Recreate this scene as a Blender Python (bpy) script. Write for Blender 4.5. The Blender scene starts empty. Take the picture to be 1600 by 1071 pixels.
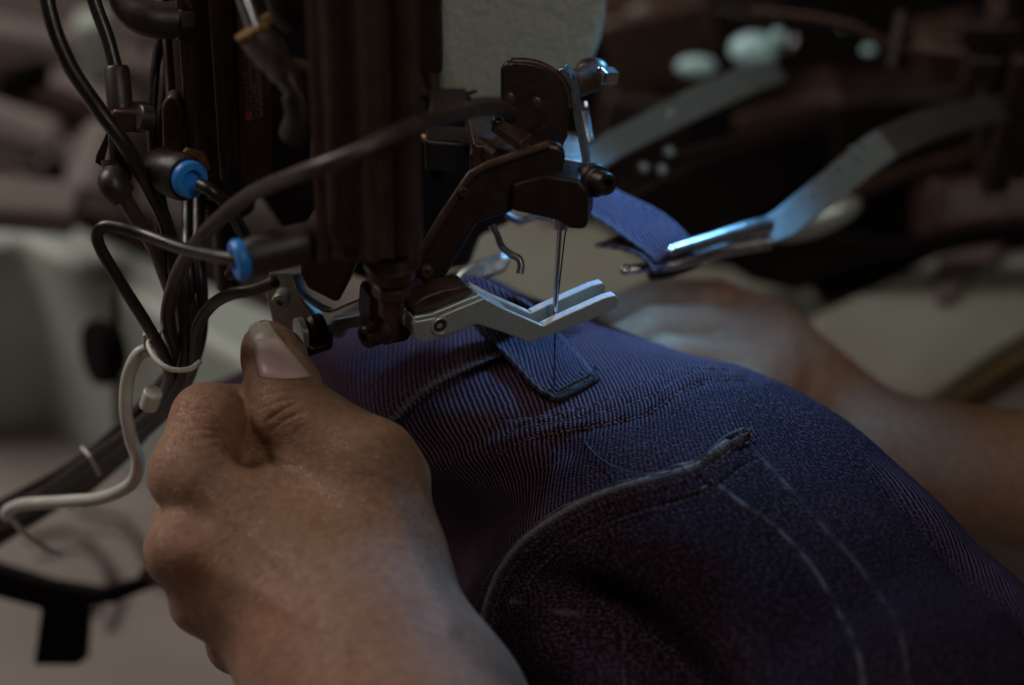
import bpy, bmesh, math, random
import numpy as np
from mathutils import Vector, Matrix, noise
from mathutils.bvhtree import BVHTree
random.seed(7); np.random.seed(7)
SC = bpy.context.scene
COL = SC.collection

# ------------------------------------------------------------------ camera
PITCH = math.radians(30.0)
CAM = Vector((0.0, -0.62, 0.62))
cd = bpy.data.cameras.new('camera'); cam = bpy.data.objects.new('camera', cd); COL.objects.link(cam)
cam.location = CAM; cam.rotation_euler = (math.radians(90) - PITCH, 0, 0)
cd.lens = 85; cd.sensor_width = 36; cd.clip_start = 0.02; cd.clip_end = 50
cd.dof.use_dof = True; cd.dof.focus_distance = 0.675; cd.dof.aperture_fstop = 5.2; cd.dof.aperture_blades = 0
SC.camera = cam

# ------------------------------------------------------------------ world, lamps, exposure
w = bpy.data.worlds.new('World'); SC.world = w; w.use_nodes = True
w.node_tree.nodes['Background'].inputs[0].default_value = (0.60, 0.26, 0.23, 1)
w.node_tree.nodes['Background'].inputs[1].default_value = 0.021
def area(name, loc, target, size, power, color, size_y=None, spread=None):
    l = bpy.data.lights.new(name, 'AREA'); l.energy = power; l.color = color; l.size = size
    if size_y: l.shape = 'RECTANGLE'; l.size_y = size_y
    if spread: l.spread = math.radians(spread)
    o = bpy.data.objects.new(name, l); COL.objects.link(o); o.location = loc
    o.rotation_euler = (Vector(target) - Vector(loc)).to_track_quat('-Z', 'Y').to_euler()
    return o
area('machine_light', (0.070, 0.088, 0.366), (0.042, 0.012, 0.255), 0.024, 0.112, (0.17, 0.52, 1.0), spread=84)
area('room_light', (0.10, -0.34, 0.95), (-0.05, -0.05, 0.22), 0.24, 0.37, (1.0, 0.81, 0.64))
area('front_fill', (0.34, -0.62, 0.95), (0.02, 0.14, 0.36), 0.22, 0.10, (0.98, 0.98, 0.88), spread=34)  # added fill to brighten the head casting and foot, not a known lamp
area('background_fill', (-1.0, 0.55, 1.15), (-0.30, 0.35, 0.1), 0.6, 11, (1.0, 0.92, 0.86))  # added fill for the left background, not a known window
SC.view_settings.view_transform = 'Standard'; SC.view_settings.look = 'None'
SC.view_settings.exposure = 0; SC.view_settings.gamma = 1; SC.view_settings.use_curve_mapping = False
SC.cycles.use_denoising = True
SC.cycles.max_bounces = 6

# ------------------------------------------------------------------ helpers
FWD = Vector((0, math.cos(PITCH), -math.sin(PITCH))); UPV = Vector((0, math.sin(PITCH), math.cos(PITCH))); RT = Vector((1, 0, 0))
K = 36 / 85 / 1600
def ray(px, py):
    return FWD + RT * ((px - 800) * K) + UPV * ((535.5 - py) * K)
def W(px, py, d):            # pixel of the photograph + depth in cm -> world point
    return CAM + ray(px, py) * (d * 0.01)
def Z(px, py, z):            # pixel + height below the camera in cm -> world point
    r = ray(px, py); return CAM + r * (z * 0.01 / r.z)
def plane_pt(px, py, p0, n):
    r = ray(px, py); return CAM + r * ((p0 - CAM).dot(n) / r.dot(n))
def proj(P):                 # world points (n,3) -> pixels
    P = np.asarray(P) - np.array(CAM)
    d = P @ np.array(FWD); return 800 + P @ np.array(RT) / d / K, 535.5 - P @ np.array(UPV) / d / K, d

ORG = {}
def crom(pts, n=8):
    P = [np.array(p, float) for p in pts]; P = [2 * P[0] - P[1]] + P + [2 * P[-1] - P[-2]]
    out = []
    for i in range(1, len(P) - 2):
        for k in range(n):
            t = k / n; a, b, c, d = P[i - 1:i + 3]
            out.append(.5 * (2 * b + (c - a) * t + (2 * a - 5 * b + 4 * c - d) * t * t + (3 * b - a - 3 * c + d) * t ** 3))
    out.append(P[-2]); return out

class MB:
    def __init__(s): s.v = []; s.f = []
    def add(s, vs, fs):
        n = len(s.v); s.v += [tuple(p) for p in vs]; s.f += [tuple(i + n for i in f) for f in fs]; return s
    def prism(s, poly, vec):
        n = len(poly); vec = Vector(vec)
        vs = [Vector(p) for p in poly] + [Vector(p) + vec for p in poly]
        fs = [tuple(range(n))[::-1], tuple(range(n, 2 * n))] + [(i, (i + 1) % n, n + (i + 1) % n, n + i) for i in range(n)]
        return s.add(vs, fs)
    def box(s, c, ax, ay, az, X, Y, Zz):
        c = Vector(c); ax, ay, az = Vector(ax).normalized() * X / 2, Vector(ay).normalized() * Y / 2, Vector(az).normalized() * Zz / 2
        return s.prism([c - az + ax * i + ay * j for i, j in ((-1, -1), (1, -1), (1, 1), (-1, 1))], az * 2)
    def lathe(s, p0, axis, prof, seg=28, caps=True):
        p0 = Vector(p0); a = Vector(axis).normalized(); q = a.to_track_quat('Z', 'X')
        X, Y = q @ Vector((1, 0, 0)), q @ Vector((0, 1, 0)); vs = []; fs = []
        for t, r in prof:
            for k in range(seg):
                th = 2 * math.pi * k / seg; vs.append(p0 + a * t + (X * math.cos(th) + Y * math.sin(th)) * r)
        for i in range(len(prof) - 1):
            for k in range(seg):
                k2 = (k + 1) % seg; fs.append((i * seg + k, i * seg + k2, (i + 1) * seg + k2, (i + 1) * seg + k))
        if caps: fs.append(tuple(range(seg))[::-1]); fs.append(tuple((len(prof) - 1) * seg + k for k in range(seg)))
        return s.add(vs, fs)
    def cyl(s, p0, p1, r, r1=None, seg=28, bev=0.12):
        p0 = Vector(p0); p1 = Vector(p1); L = (p1 - p0).length; r1 = r if r1 is None else r1; b = min(r, r1) * bev
        return s.lathe(p0, p1 - p0, [(0, r - b), (b, r), (L - b, r1), (L, r1 - b)], seg)
    def tube(s, pts, r, seg=14, n=8, r1=None, curve=True):
        P = [Vector(p) for p in (crom(pts, n) if curve else pts)]; m = len(P)
        T = [(P[min(i + 1, m - 1)] - P[max(i - 1, 0)]).normalized() for i in range(m)]
        N = T[0].orthogonal().normalized(); vs = []; fs = []
        for i in range(m):
            N = (N - T[i] * N.dot(T[i])).normalized(); B = T[i].cross(N)
            rr = r if r1 is None else r + (r1 - r) * i / (m - 1)
            for k in range(seg):
                th = 2 * math.pi * k / seg; vs.append(P[i] + (N * math.cos(th) + B * math.sin(th)) * rr)
        for i in range(m - 1):
            for k in range(seg):
                k2 = (k + 1) % seg; fs.append((i * seg + k, i * seg + k2, (i + 1) * seg + k2, (i + 1) * seg + k))
        fs.append(tuple(range(seg))[::-1]); fs.append(tuple((m - 1) * seg + k for k in range(seg)))
        return s.add(vs, fs)
    def ellip(s, c, ax, ay, az, seg=20, rings=12):
        c = Vector(c); ax, ay, az = Vector(ax), Vector(ay), Vector(az); vs = []; fs = []
        for i in range(1, rings):
            ph = math.pi * i / rings
            for k in range(seg):
                th = 2 * math.pi * k / seg
                vs.append(c + az * math.cos(ph) + (ax * math.cos(th) + ay * math.sin(th)) * math.sin(ph))
        for i in range(rings - 2):
            for k in range(seg):
                k2 = (k + 1) % seg; fs.append((i * seg + k, (i + 1) * seg + k, (i + 1) * seg + k2, i * seg + k2))
        n = len(vs); vs += [c + az, c - az]
        for k in range(seg):
            k2 = (k + 1) % seg; fs.append((n, k, k2)); fs.append((n + 1, (rings - 2) * seg + k2, (rings - 2) * seg + k))
        return s.add(vs, fs)
    def build(s, name, m, parent=None, bevel=0, smooth=40, flat=False):
        me = bpy.data.meshes.new(name)
        V = np.array([tuple(p) for p in s.v])
        if parent is None: org = Vector(((V[:, 0].min() + V[:, 0].max()) / 2, (V[:, 1].min() + V[:, 1].max()) / 2, V[:, 2].min()))
        else: org = ORG[parent.name]
        me.from_pydata([tuple(p) for p in V - np.array(org)], [], s.f)
        bm = bmesh.new(); bm.from_mesh(me); bmesh.ops.recalc_face_normals(bm, faces=bm.faces); bm.to_mesh(me); bm.free()
        if not flat:
            me.shade_smooth(); me.set_sharp_from_angle(angle=math.radians(smooth))
        me.materials.append(m)
        o = bpy.data.objects.new(name, me); COL.objects.link(o)
        if parent is None: o.location = org
        else: o.parent = parent
        ORG[o.name] = org
        if bevel:
            b = o.modifiers.new('bevel', 'BEVEL'); b.width = bevel; b.segments = 3; b.limit_method = 'ANGLE'; b.angle_limit = math.radians(35)
            b.harden_normals = False
        return o
def thing(name, loc, label, cat, group=None):
    o = bpy.data.objects.new(name, None); COL.objects.link(o); o.location = loc; o.empty_display_size = 0.01
    ORG[o.name] = Vector(loc); return tag(o, label, cat, group)
def tag(o, label=None, cat=None, group=None, kind=None):
    if label: o['label'] = label
    if cat: o['category'] = cat
    if group: o['group'] = group
    if kind: o['kind'] = kind
    return o
def fpoly(pix, p0, n): return [plane_pt(x, y, p0, n) for x, y in pix]
MM = 0.001

# ------------------------------------------------------------------ materials
MATS = {}
def mat(name, c, rough=.5, metal=0, c2=None, ns=120, mix=.5, bump=0, bs=300, rvar=0, spec=.5, sss=0, coat=0, emis=None):
    m = bpy.data.materials.new(name); m.use_nodes = True; nt = m.node_tree; b = nt.nodes['Principled BSDF']; L = nt.links.new
    b.inputs['Roughness'].default_value = rough; b.inputs['Metallic'].default_value = metal; b.inputs['Specular IOR Level'].default_value = spec
    if coat: b.inputs['Coat Weight'].default_value = coat
    g = nt.nodes.new('ShaderNodeNewGeometry')
    def nz(scale, detail=5):
        n = nt.nodes.new('ShaderNodeTexNoise'); n.inputs['Scale'].default_value = scale; n.inputs['Detail'].default_value = detail
        n.inputs['Roughness'].default_value = .6; L(g.outputs['Position'], n.inputs['Vector']); return n
    c2 = c2 or tuple(x * .6 for x in c)
    n = nz(ns); r = nt.nodes.new('ShaderNodeValToRGB'); r.color_ramp.elements[0].position = .5 - mix * .3; r.color_ramp.elements[1].position = .5 + mix * .3
    r.color_ramp.elements[0].color = (*c2, 1); r.color_ramp.elements[1].color = (*c, 1); L(n.outputs['Fac'], r.inputs[0]); L(r.outputs[0], b.inputs['Base Color'])
    if rvar:
        n2 = nz(ns * 2.3); mr = nt.nodes.new('ShaderNodeMapRange'); mr.inputs['To Min'].default_value = max(.02, rough - rvar); mr.inputs['To Max'].default_value = rough + rvar
        mr.inputs['From Min'].default_value = .3; mr.inputs['From Max'].default_value = .7
        L(n2.outputs['Fac'], mr.inputs['Value']); L(mr.outputs[0], b.inputs['Roughness'])
    if bump:
        n3 = nz(bs, 4); bp = nt.nodes.new('ShaderNodeBump'); bp.inputs['Distance'].default_value = bump; bp.inputs['Strength'].default_value = 1
        L(n3.outputs['Fac'], bp.inputs['Height']); L(bp.outputs[0], b.inputs['Normal'])
    MATS[name] = m; return m
M_steel = mat('brushed_steel', (.62, .64, .66), .34, 1, (.40, .41, .42), 260, .8, .00006, 1400, .1)
M_foot = mat('satin_steel', (.50, .54, .50), .38, .55, (.42, .45, .42), 300, .7, 0, 1600, .05)
M_arm = mat('dull_arm_steel', (.34, .40, .42), .5, .55, (.26, .31, .33), 300, .8, .00004, 1200, .08)
M_chrome = mat('polished_steel', (.75, .77, .8), .13, 1, (.6, .6, .62), 200, .5)
M_dark = mat('blackened_steel', (.030, .017, .015), .40, .3, (.014, .008, .007), 180, .8, .00008, 900, .12)
M_brown = mat('oily_brown_steel', (.100, .054, .038), .42, .4, (.028, .014, .010), 160, .9, .00008, 700, .12)
M_alu = mat('dusty_anodised_aluminium', (.085, .048, .038), .45, .4, (.032, .017, .013), 140, .9, .00005, 800, .1)
M_rust = mat('rusty_brass', (.33, .19, .07), .45, .6, (.10, .05, .02), 420, .9, .0001, 900, .1)
M_rubber = mat('black_hose_plastic', (.020, .014, .013), .38, 0, (.012, .008, .008), 90, .7, .00004, 500, .10, spec=.6)
M_rubber2 = mat('dusty_brown_hose', (.060, .042, .038), .42, 0, (.028, .018, .017), 140, .9, .00008, 900, .12)
M_fit = mat('black_fitting_plastic', (.034, .024, .023), .45, 0, (.02, .013, .012), 200, .8, .00005, 900, .1)
M_blue = mat('blue_plastic', (.03, .27, .80), .38, 0, (.02, .18, .60), 300, .6)
M_cream = mat('cream_crinkle_paint', (.40, .42, .36), .55, 0, (.20, .20, .16), 700, 1, .0016, 700, .1)
M_crink = mat('black_crinkle_paint', (.035, .028, .026), .45, 0, (.015, .01, .01), 700, .9, .0016, 900)
M_casing = mat('cream_casing_paint', (.49, .56, .50), .5, 0, (.39, .43, .38), 12, .8)
M_table = mat('worn_table_top', (.33, .29, .26), .55, 0, (.20, .165, .15), 9, .9)
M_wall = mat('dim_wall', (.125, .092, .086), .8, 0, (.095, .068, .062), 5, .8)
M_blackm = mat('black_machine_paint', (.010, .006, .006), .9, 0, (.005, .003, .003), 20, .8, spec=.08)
M_greym = mat('grey_machine_paint', (.25, .205, .195), .6, 0, (.17, .135, .125), 18, .8, spec=.25)
M_white = mat('white_cable_plastic', (.62, .64, .58), .4, 0, (.48, .48, .42), 150, .7)
M_label = mat('silver_label', (.17, .11, .095), .45, .2, (.13, .08, .07), 200, .7)
M_ink = mat('label_ink', (.012, .008, .008), .6)
M_orange = mat('orange_ink', (.65, .12, .03), .6)
M_thread = mat('dark_thread', (.12, .085, .075), .7, 0, (.012, .007, .007), 620, .6)
M_thread2 = mat('needle_thread', (.018, .014, .02), .7)
M_nail = mat('fingernail', (.76, .54, .50), .36, 0, (.70, .49, .45), 220, .6, spec=.45)
M_nailtip = mat('nail_free_edge', (.62, .57, .44), .35, 0, (.45, .40, .30), 220, .6, spec=.5)
M_bed = mat('dull_bed_paint', (.27, .28, .23), .55, 0, (.20, .19, .16), 12, .8)
M_pale = mat('pale_highlight_teal', (.55, .88, .95), .25, 0, (.5, .75, .74), 30, .6)  # blurred highlights put into a pale teal colour
M_shadebar = mat('shaded_arm_grey', (.13, .115, .11), .55, .3, (.08, .07, .066), 200, .7)  # darker copy of the arm steel, shade painted into the colour
M_edge = mat('white_edge_highlight', (.90, .90, .93), .3, 0, (.62, .62, .66), 900, .9, .00004, 2500)  # white colour painted in for the highlight along the prong tops
M_raw = mat('raw_denim_edge', (.014, .012, .020), .9, 0, (.005, .004, .007), 700, .9, .0006, 900)
M_dsteel = mat('dark_valve_steel', (.22, .19, .19), .3, .8, (.12, .10, .10), 200, .8)
M_wood = mat('wood_trim', (.13, .085, .035), .5, 0, (.08, .05, .02), 20, .8)

def skin_mat():
    m = bpy.data.materials.new('skin'); m.use_nodes = True; nt = m.node_tree; b = nt.nodes['Principled BSDF']; L = nt.links.new; N = nt.nodes.new
    g = N('ShaderNodeNewGeometry')
    def nz(s, d=4, rr=.6):
        n = N('ShaderNodeTexNoise'); n.inputs['Scale'].default_value = s; n.inputs['Detail'].default_value = d; n.inputs['Roughness'].default_value = rr
        L(g.outputs['Position'], n.inputs['Vector']); return n
    a = nz(32, 3); r = N('ShaderNodeValToRGB'); r.color_ramp.elements[0].position = .15; r.color_ramp.elements[1].position = .85
    r.color_ramp.elements[0].color = (.355, .198, .128, 1); r.color_ramp.elements[1].color = (.415, .258, .168, 1); L(a.outputs['Fac'], r.inputs[0])
    c = nz(420, 3); r2 = N('ShaderNodeValToRGB'); r2.color_ramp.elements[0].position = .3; r2.color_ramp.elements[1].position = .7
    r2.color_ramp.elements[0].color = (.80, .76, .74, 1); r2.color_ramp.elements[1].color = (1.12, 1.12, 1.12, 1); L(c.outputs['Fac'], r2.inputs[0])
    mx = N('ShaderNodeMix'); mx.data_type = 'RGBA'; mx.blend_type = 'MULTIPLY'; mx.inputs[0].default_value = 1
    L(r.outputs[0], mx.inputs[6]); L(r2.outputs[0], mx.inputs[7])
    at = N('ShaderNodeAttribute'); at.attribute_name = 'red'
    mx2 = N('ShaderNodeMix'); mx2.data_type = 'RGBA'; mx2.blend_type = 'MULTIPLY'; L(at.outputs['Fac'], mx2.inputs[0]); L(mx.outputs[2], mx2.inputs[6])
    mx2.inputs[7].default_value = (.95, .62, .52, 1)
    L(mx2.outputs[2], b.inputs['Base Color'])
    b.inputs['Roughness'].default_value = .52; b.inputs['Specular IOR Level'].default_value = .35
    b.inputs['Subsurface Weight'].default_value = .18; b.inputs['Subsurface Radius'].default_value = (1, .35, .18); b.inputs['Subsurface Scale'].default_value = .004
    v = N('ShaderNodeTexVoronoi'); v.feature = 'DISTANCE_TO_EDGE'; v.inputs['Scale'].default_value = 950
    d = nz(300, 2); vm = N('ShaderNodeVectorMath'); vm.operation = 'MULTIPLY_ADD'; vm.inputs[1].default_value = (.003, .003, .003); L(d.outputs['Color'], vm.inputs[0]); L(g.outputs['Position'], vm.inputs[2])
    L(vm.outputs[0], v.inputs['Vector'])
    mr = N('ShaderNodeMapRange'); mr.inputs['From Max'].default_value = .12; L(v.outputs['Distance'], mr.inputs['Value'])
    e = nz(1500, 3); ad = N('ShaderNodeMath'); ad.operation = 'MULTIPLY_ADD'; ad.inputs[1].default_value = .8; L(e.outputs['Fac'], ad.inputs[0]); L(mr.outputs[0], ad.inputs[2])
    bp = N('ShaderNodeBump'); bp.inputs['Distance'].default_value = .0002; bp.inputs['Strength'].default_value = 1; L(ad.outputs[0], bp.inputs['Height']); L(bp.outputs[0], b.inputs['Normal'])
    return m
M_skin = skin_mat()

def denim_mat(name, base, hi, angle, pitch=1.55, rib_strength=1.0):
    """uv in millimetres; 'rib' attribute = how strongly the twill line shows, 'worn' = faded edge"""
    m = bpy.data.materials.new(name); m.use_nodes = True; nt = m.node_tree; b = nt.nodes['Principled BSDF']; L = nt.links.new; N = nt.nodes.new
    def math_(op, a=None, c=None, x=None):
        n = N('ShaderNodeMath'); n.operation = op
        for i, v in enumerate((a, c, x)):
            if v is None: continue
            if isinstance(v, (int, float)): n.inputs[i].default_value = v
            else: L(v, n.inputs[i])
        return n.outputs[0]
    uv = N('ShaderNodeUVMap'); uv.uv_map = 'cloth'
    def nz(s, d=3, sx=1, sy=1, rr=.6, rot=0):
        mp = N('ShaderNodeMapping'); mp.inputs['Scale'].default_value = (sx, sy, 1); mp.inputs['Rotation'].default_value = (0, 0, rot); L(uv.outputs[0], mp.inputs[0])
        n = N('ShaderNodeTexNoise'); n.inputs['Scale'].default_value = s; n.inputs['Detail'].default_value = d; n.inputs['Roughness'].default_value = rr; L(mp.outputs[0], n.inputs['Vector']); return n.outputs['Fac']
    sep = N('ShaderNodeSeparateXYZ'); L(uv.outputs[0], sep.inputs[0])
    ca, sa = math.cos(angle), math.sin(angle)
    c = math_('ADD', math_('MULTIPLY', sep.outputs[0], ca), math_('MULTIPLY', sep.outputs[1], sa))     # across the ribs
    a = math_('ADD', math_('MULTIPLY', sep.outputs[0], -sa), math_('MULTIPLY', sep.outputs[1], ca))    # along
    wob = math_('MULTIPLY', math_('SUBTRACT', nz(.28, 2), .5), .8)
    c2 = math_('ADD', c, wob)
    ribid = math_('FLOOR', math_('DIVIDE', c2, pitch))
    ph = math_('MULTIPLY', c2, 2 * math.pi / pitch)
    rib = math_('MULTIPLY_ADD', math_('SINE', ph), .5, .5)
    # weave bumps along each rib, shifted rib by rib
    wv = math_('MULTIPLY_ADD', math_('SINE', math_('ADD', math_('MULTIPLY', a, 2 * math.pi / .95), math_('MULTIPLY', ribid, 2.1))), .5, .5)
    fine = nz(1.0, 3, rr=.65); speck = nz(1.7, 3, rr=.75)
    ra = N('ShaderNodeAttribute'); ra.attribute_name = 'rib'; wa = N('ShaderNodeAttribute'); wa.attribute_name = 'worn'
    ribw = math_('MULTIPLY', math_('MULTIPLY', math_('POWER', rib, 2.0), math_('MULTIPLY_ADD', math_('POWER', wv, 1.6), .75, .25)), math_('MULTIPLY', ra.outputs['Fac'], rib_strength))
    hgt = math_('ADD', math_('MULTIPLY', ribw, 1.0), math_('MULTIPLY', fine, 1.1))
    sp = math_('MULTIPLY', math_('MULTIPLY', math_('GREATER_THAN', speck, .615), 1.0), math_('MULTIPLY_ADD', ra.outputs['Fac'], -.55, 1.0))
    # colour
    mr = N('ShaderNodeMapRange'); mr.inputs['From Min'].default_value = .44; mr.inputs['From Max'].default_value = .64; L(fine, mr.inputs['Value'])
    calm = math_('MULTIPLY_ADD', ra.outputs['Fac'], -.78, 1.0); f1 = math_('MULTIPLY', math_('MULTIPLY', math_('POWER', mr.outputs[0], 2.4), .75), calm)
    f = math_('ADD', math_('ADD', math_('MULTIPLY', ribw, 1.9), f1), sp)
    big = nz(.06, 3); f = math_('MULTIPLY', f, math_('MULTIPLY_ADD', big, .9, .55))
    wf = math_('MINIMUM', math_('MULTIPLY', wa.outputs['Fac'], math_('MULTIPLY_ADD', nz(1.4, 3), 2.4, -.3)), 1.0); 
    cl = N('ShaderNodeClamp'); L(f, cl.inputs[0]); cl.inputs[2].default_value = 1.6
    mx = N('ShaderNodeMix'); mx.data_type = 'RGBA'; mx.clamp_factor = False; L(cl.outputs[0], mx.inputs[0]); mx.inputs[6].default_value = (*base, 1); mx.inputs[7].default_value = (*hi, 1)
    mw = N('ShaderNodeMix'); mw.data_type = 'RGBA'; L(math_('MAXIMUM', wf, 0.0), mw.inputs[0]); L(mx.outputs[2], mw.inputs[6]); mw.inputs[7].default_value = (.24, .24, .27, 1)
    L(mw.outputs[2], b.inputs['Base Color'])
    b.inputs['Roughness'].default_value = .85; b.inputs['Specular IOR Level'].default_value = .07
    b.inputs['Sheen Weight'].default_value = 0; b.inputs['Sheen Roughness'].default_value = .4; b.inputs['Sheen Tint'].default_value = (.6, .6, .9, 1)
    bp = N('ShaderNodeBump'); bp.inputs['Distance'].default_value = .00045; bp.inputs['Strength'].default_value = 1; L(hgt, bp.inputs['Height']); L(bp.outputs[0], b.inputs['Normal'])
    return m
M_denim = denim_mat('indigo_denim', (.0035, .0016, .0055), (.150, .088, .132), 0.0, 1.40)
M_denim2 = denim_mat('denim_belt_loop', (.0035, .0022, .007), (.125, .090, .145), 0.35, 1.4)

# ------------------------------------------------------------------ setting: table, wall
tb = MB().prism([Vector((-2, -1.2, .045)), Vector((2, -1.2, .045)), Vector((2, 1.0, .045)), Vector((-2, 1.0, .045))], (0, 0, -.03))
tag(tb.build('table_surface', M_table), kind='structure')
tag(MB().prism([Vector((-3, 1.35, -.8)), Vector((3, 1.35, -.8)), Vector((3, 1.35, 2.2)), Vector((-3, 1.35, 2.2))], (0, .1, 0)).build('wall', M_wall), kind='structure')
tag(MB().prism([Vector((-3, -2, -.8)), Vector((3, -2, -.8)), Vector((3, 1.35, -.8)), Vector((-3, 1.35, -.8))], (0, 0, -.1)).build('floor', M_blackm), kind='structure')

# ------------------------------------------------------------------ sdf body builder
def surface_nets(F, org, h):
    s = F < 0; nx, ny, nz = F.shape
    acc = np.zeros((nx - 1, ny - 1, nz - 1, 3), np.float32); cnt = np.zeros((nx - 1, ny - 1, nz - 1), np.float32)
    C = [(i, j, k) for i in (0, 1) for j in (0, 1) for k in (0, 1)]
    for a in C:
        for b in C:
            if sum(b) - sum(a) == 1 and sum(abs(x - y) for x, y in zip(a, b)) == 1:
                sl = lambda c: F[c[0]:nx - 1 + c[0], c[1]:ny - 1 + c[1], c[2]:nz - 1 + c[2]]
                fa, fb = sl(a), sl(b); m = (fa < 0) != (fb < 0)
                t = np.where(m, fa / np.where(m, fa - fb, 1), 0)
                for ax in range(3): acc[..., ax] += np.where(m, a[ax] + t * (b[ax] - a[ax]), 0)
                cnt += m
    act = cnt > 0; idx = -np.ones(act.shape, np.int64); idx[act] = np.arange(act.sum())
    ii = np.argwhere(act); V = (ii + acc[act] / cnt[act][:, None]) * h + org
    faces = []
    for ax in range(3):
        sw = [0, 1, 2]; o1, o2 = [a for a in sw if a != ax]
        S1 = np.moveaxis(s, (ax, o1, o2), (0, 1, 2)); I = np.moveaxis(idx, (ax, o1, o2), (0, 1, 2))
        A = S1[:-1, 1:-1, 1:-1]; B = S1[1:, 1:-1, 1:-1]; q = np.argwhere(A != B)
        i, j, k = q.T; inside = A[i, j, k]
        j = j + 1; k = k + 1
        quad = np.stack([I[i, j - 1, k - 1], I[i, j, k - 1], I[i, j, k], I[i, j - 1, k]], 1)
        flip = inside if ax != 1 else ~inside
        quad = np.where(flip[:, None], quad, quad[:, ::-1]); faces.append(quad)
    return V, np.concatenate(faces)
def sdf_body(prims, h, pad=.004):
    """prims: (p0, p1, r0, r1, k) tapered capsules in metres, blended one after the other"""
    P = np.array([[*p[0]] for p in prims] + [[*p[1]] for p in prims]); R = np.array([p[2] for p in prims] + [p[3] for p in prims])
    lo = (P - R[:, None]).min(0) - pad; hi = (P + R[:, None]).max(0) + pad
    n = np.ceil((hi - lo) / h).astype(int) + 1
    X = (lo[0] + np.arange(n[0]) * h).astype(np.float32)[:, None, None]; Y = (lo[1] + np.arange(n[1]) * h).astype(np.float32)[None, :, None]; Zc = (lo[2] + np.arange(n[2]) * h).astype(np.float32)[None, None, :]
    F = np.full(tuple(n), 1.0, np.float32)
    for p0, p1, r0, r1, k in prims:
        a = np.array(p0); d = np.array(p1) - a; L2 = max(float(d @ d), 1e-9)
        t = np.clip(((X - a[0]) * d[0] + (Y - a[1]) * d[1] + (Zc - a[2]) * d[2]) / L2, 0, 1)
        D = np.sqrt((X - a[0] - t * d[0]) ** 2 + (Y - a[1] - t * d[1]) ** 2 + (Zc - a[2] - t * d[2]) ** 2) - (r0 + (r1 - r0) * t)
        k = max(k, 1e-5); hh = np.maximum(k - np.abs(F - D), 0) / k; F = np.minimum(F, D) - hh * hh * hh * k / 6
    return surface_nets(F, lo, h)
def refine(V, Fc, it=3, sub=1):
    me = bpy.data.meshes.new('tmp'); me.from_pydata([tuple(v) for v in V], [], [tuple(int(i) for i in f) for f in Fc])
    o = bpy.data.objects.new('tmp', me); COL.objects.link(o)
    s = o.modifiers.new('s', 'SMOOTH'); s.factor = .5; s.iterations = it
    if sub: b = o.modifiers.new('b', 'SUBSURF'); b.levels = sub; b.render_levels = sub
    dg = bpy.context.evaluated_depsgraph_get(); m2 = bpy.data.meshes.new_from_object(o.evaluated_get(dg))
    bpy.data.objects.remove(o); bpy.data.meshes.remove(me); return m2
def polydist(x, y, line):
    """distance to a pixel polyline, signed (+ on the right hand side while walking in image coordinates), and arc position"""
    L = np.array(line, float); best = np.full(x.shape, 1e9); sg = np.ones(x.shape); pos = np.zeros(x.shape); acc = 0
    for i in range(len(L) - 1):
        a, b = L[i], L[i + 1]; d = b - a; l = math.hypot(*d); t = ((x - a[0]) * d[0] + (y - a[1]) * d[1]) / l / l
        tc = np.clip(t, 0, 1); dx = x - a[0] - tc * d[0]; dy = y - a[1] - tc * d[1]; D = np.hypot(dx, dy)
        u = D < best; best = np.where(u, D, best); sg = np.where(u, np.sign(d[0] * dy - d[1] * dx), sg); pos = np.where(u, acc + tc * l, pos); acc += l
    return best, sg, pos, acc
def spl2(pts, n=10): return [tuple(p) for p in crom([(x, y, 0) for x, y in pts], n)]
def S2(pts, n=10): return [(p[0], p[1]) for p in spl2(pts, n)]

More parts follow.
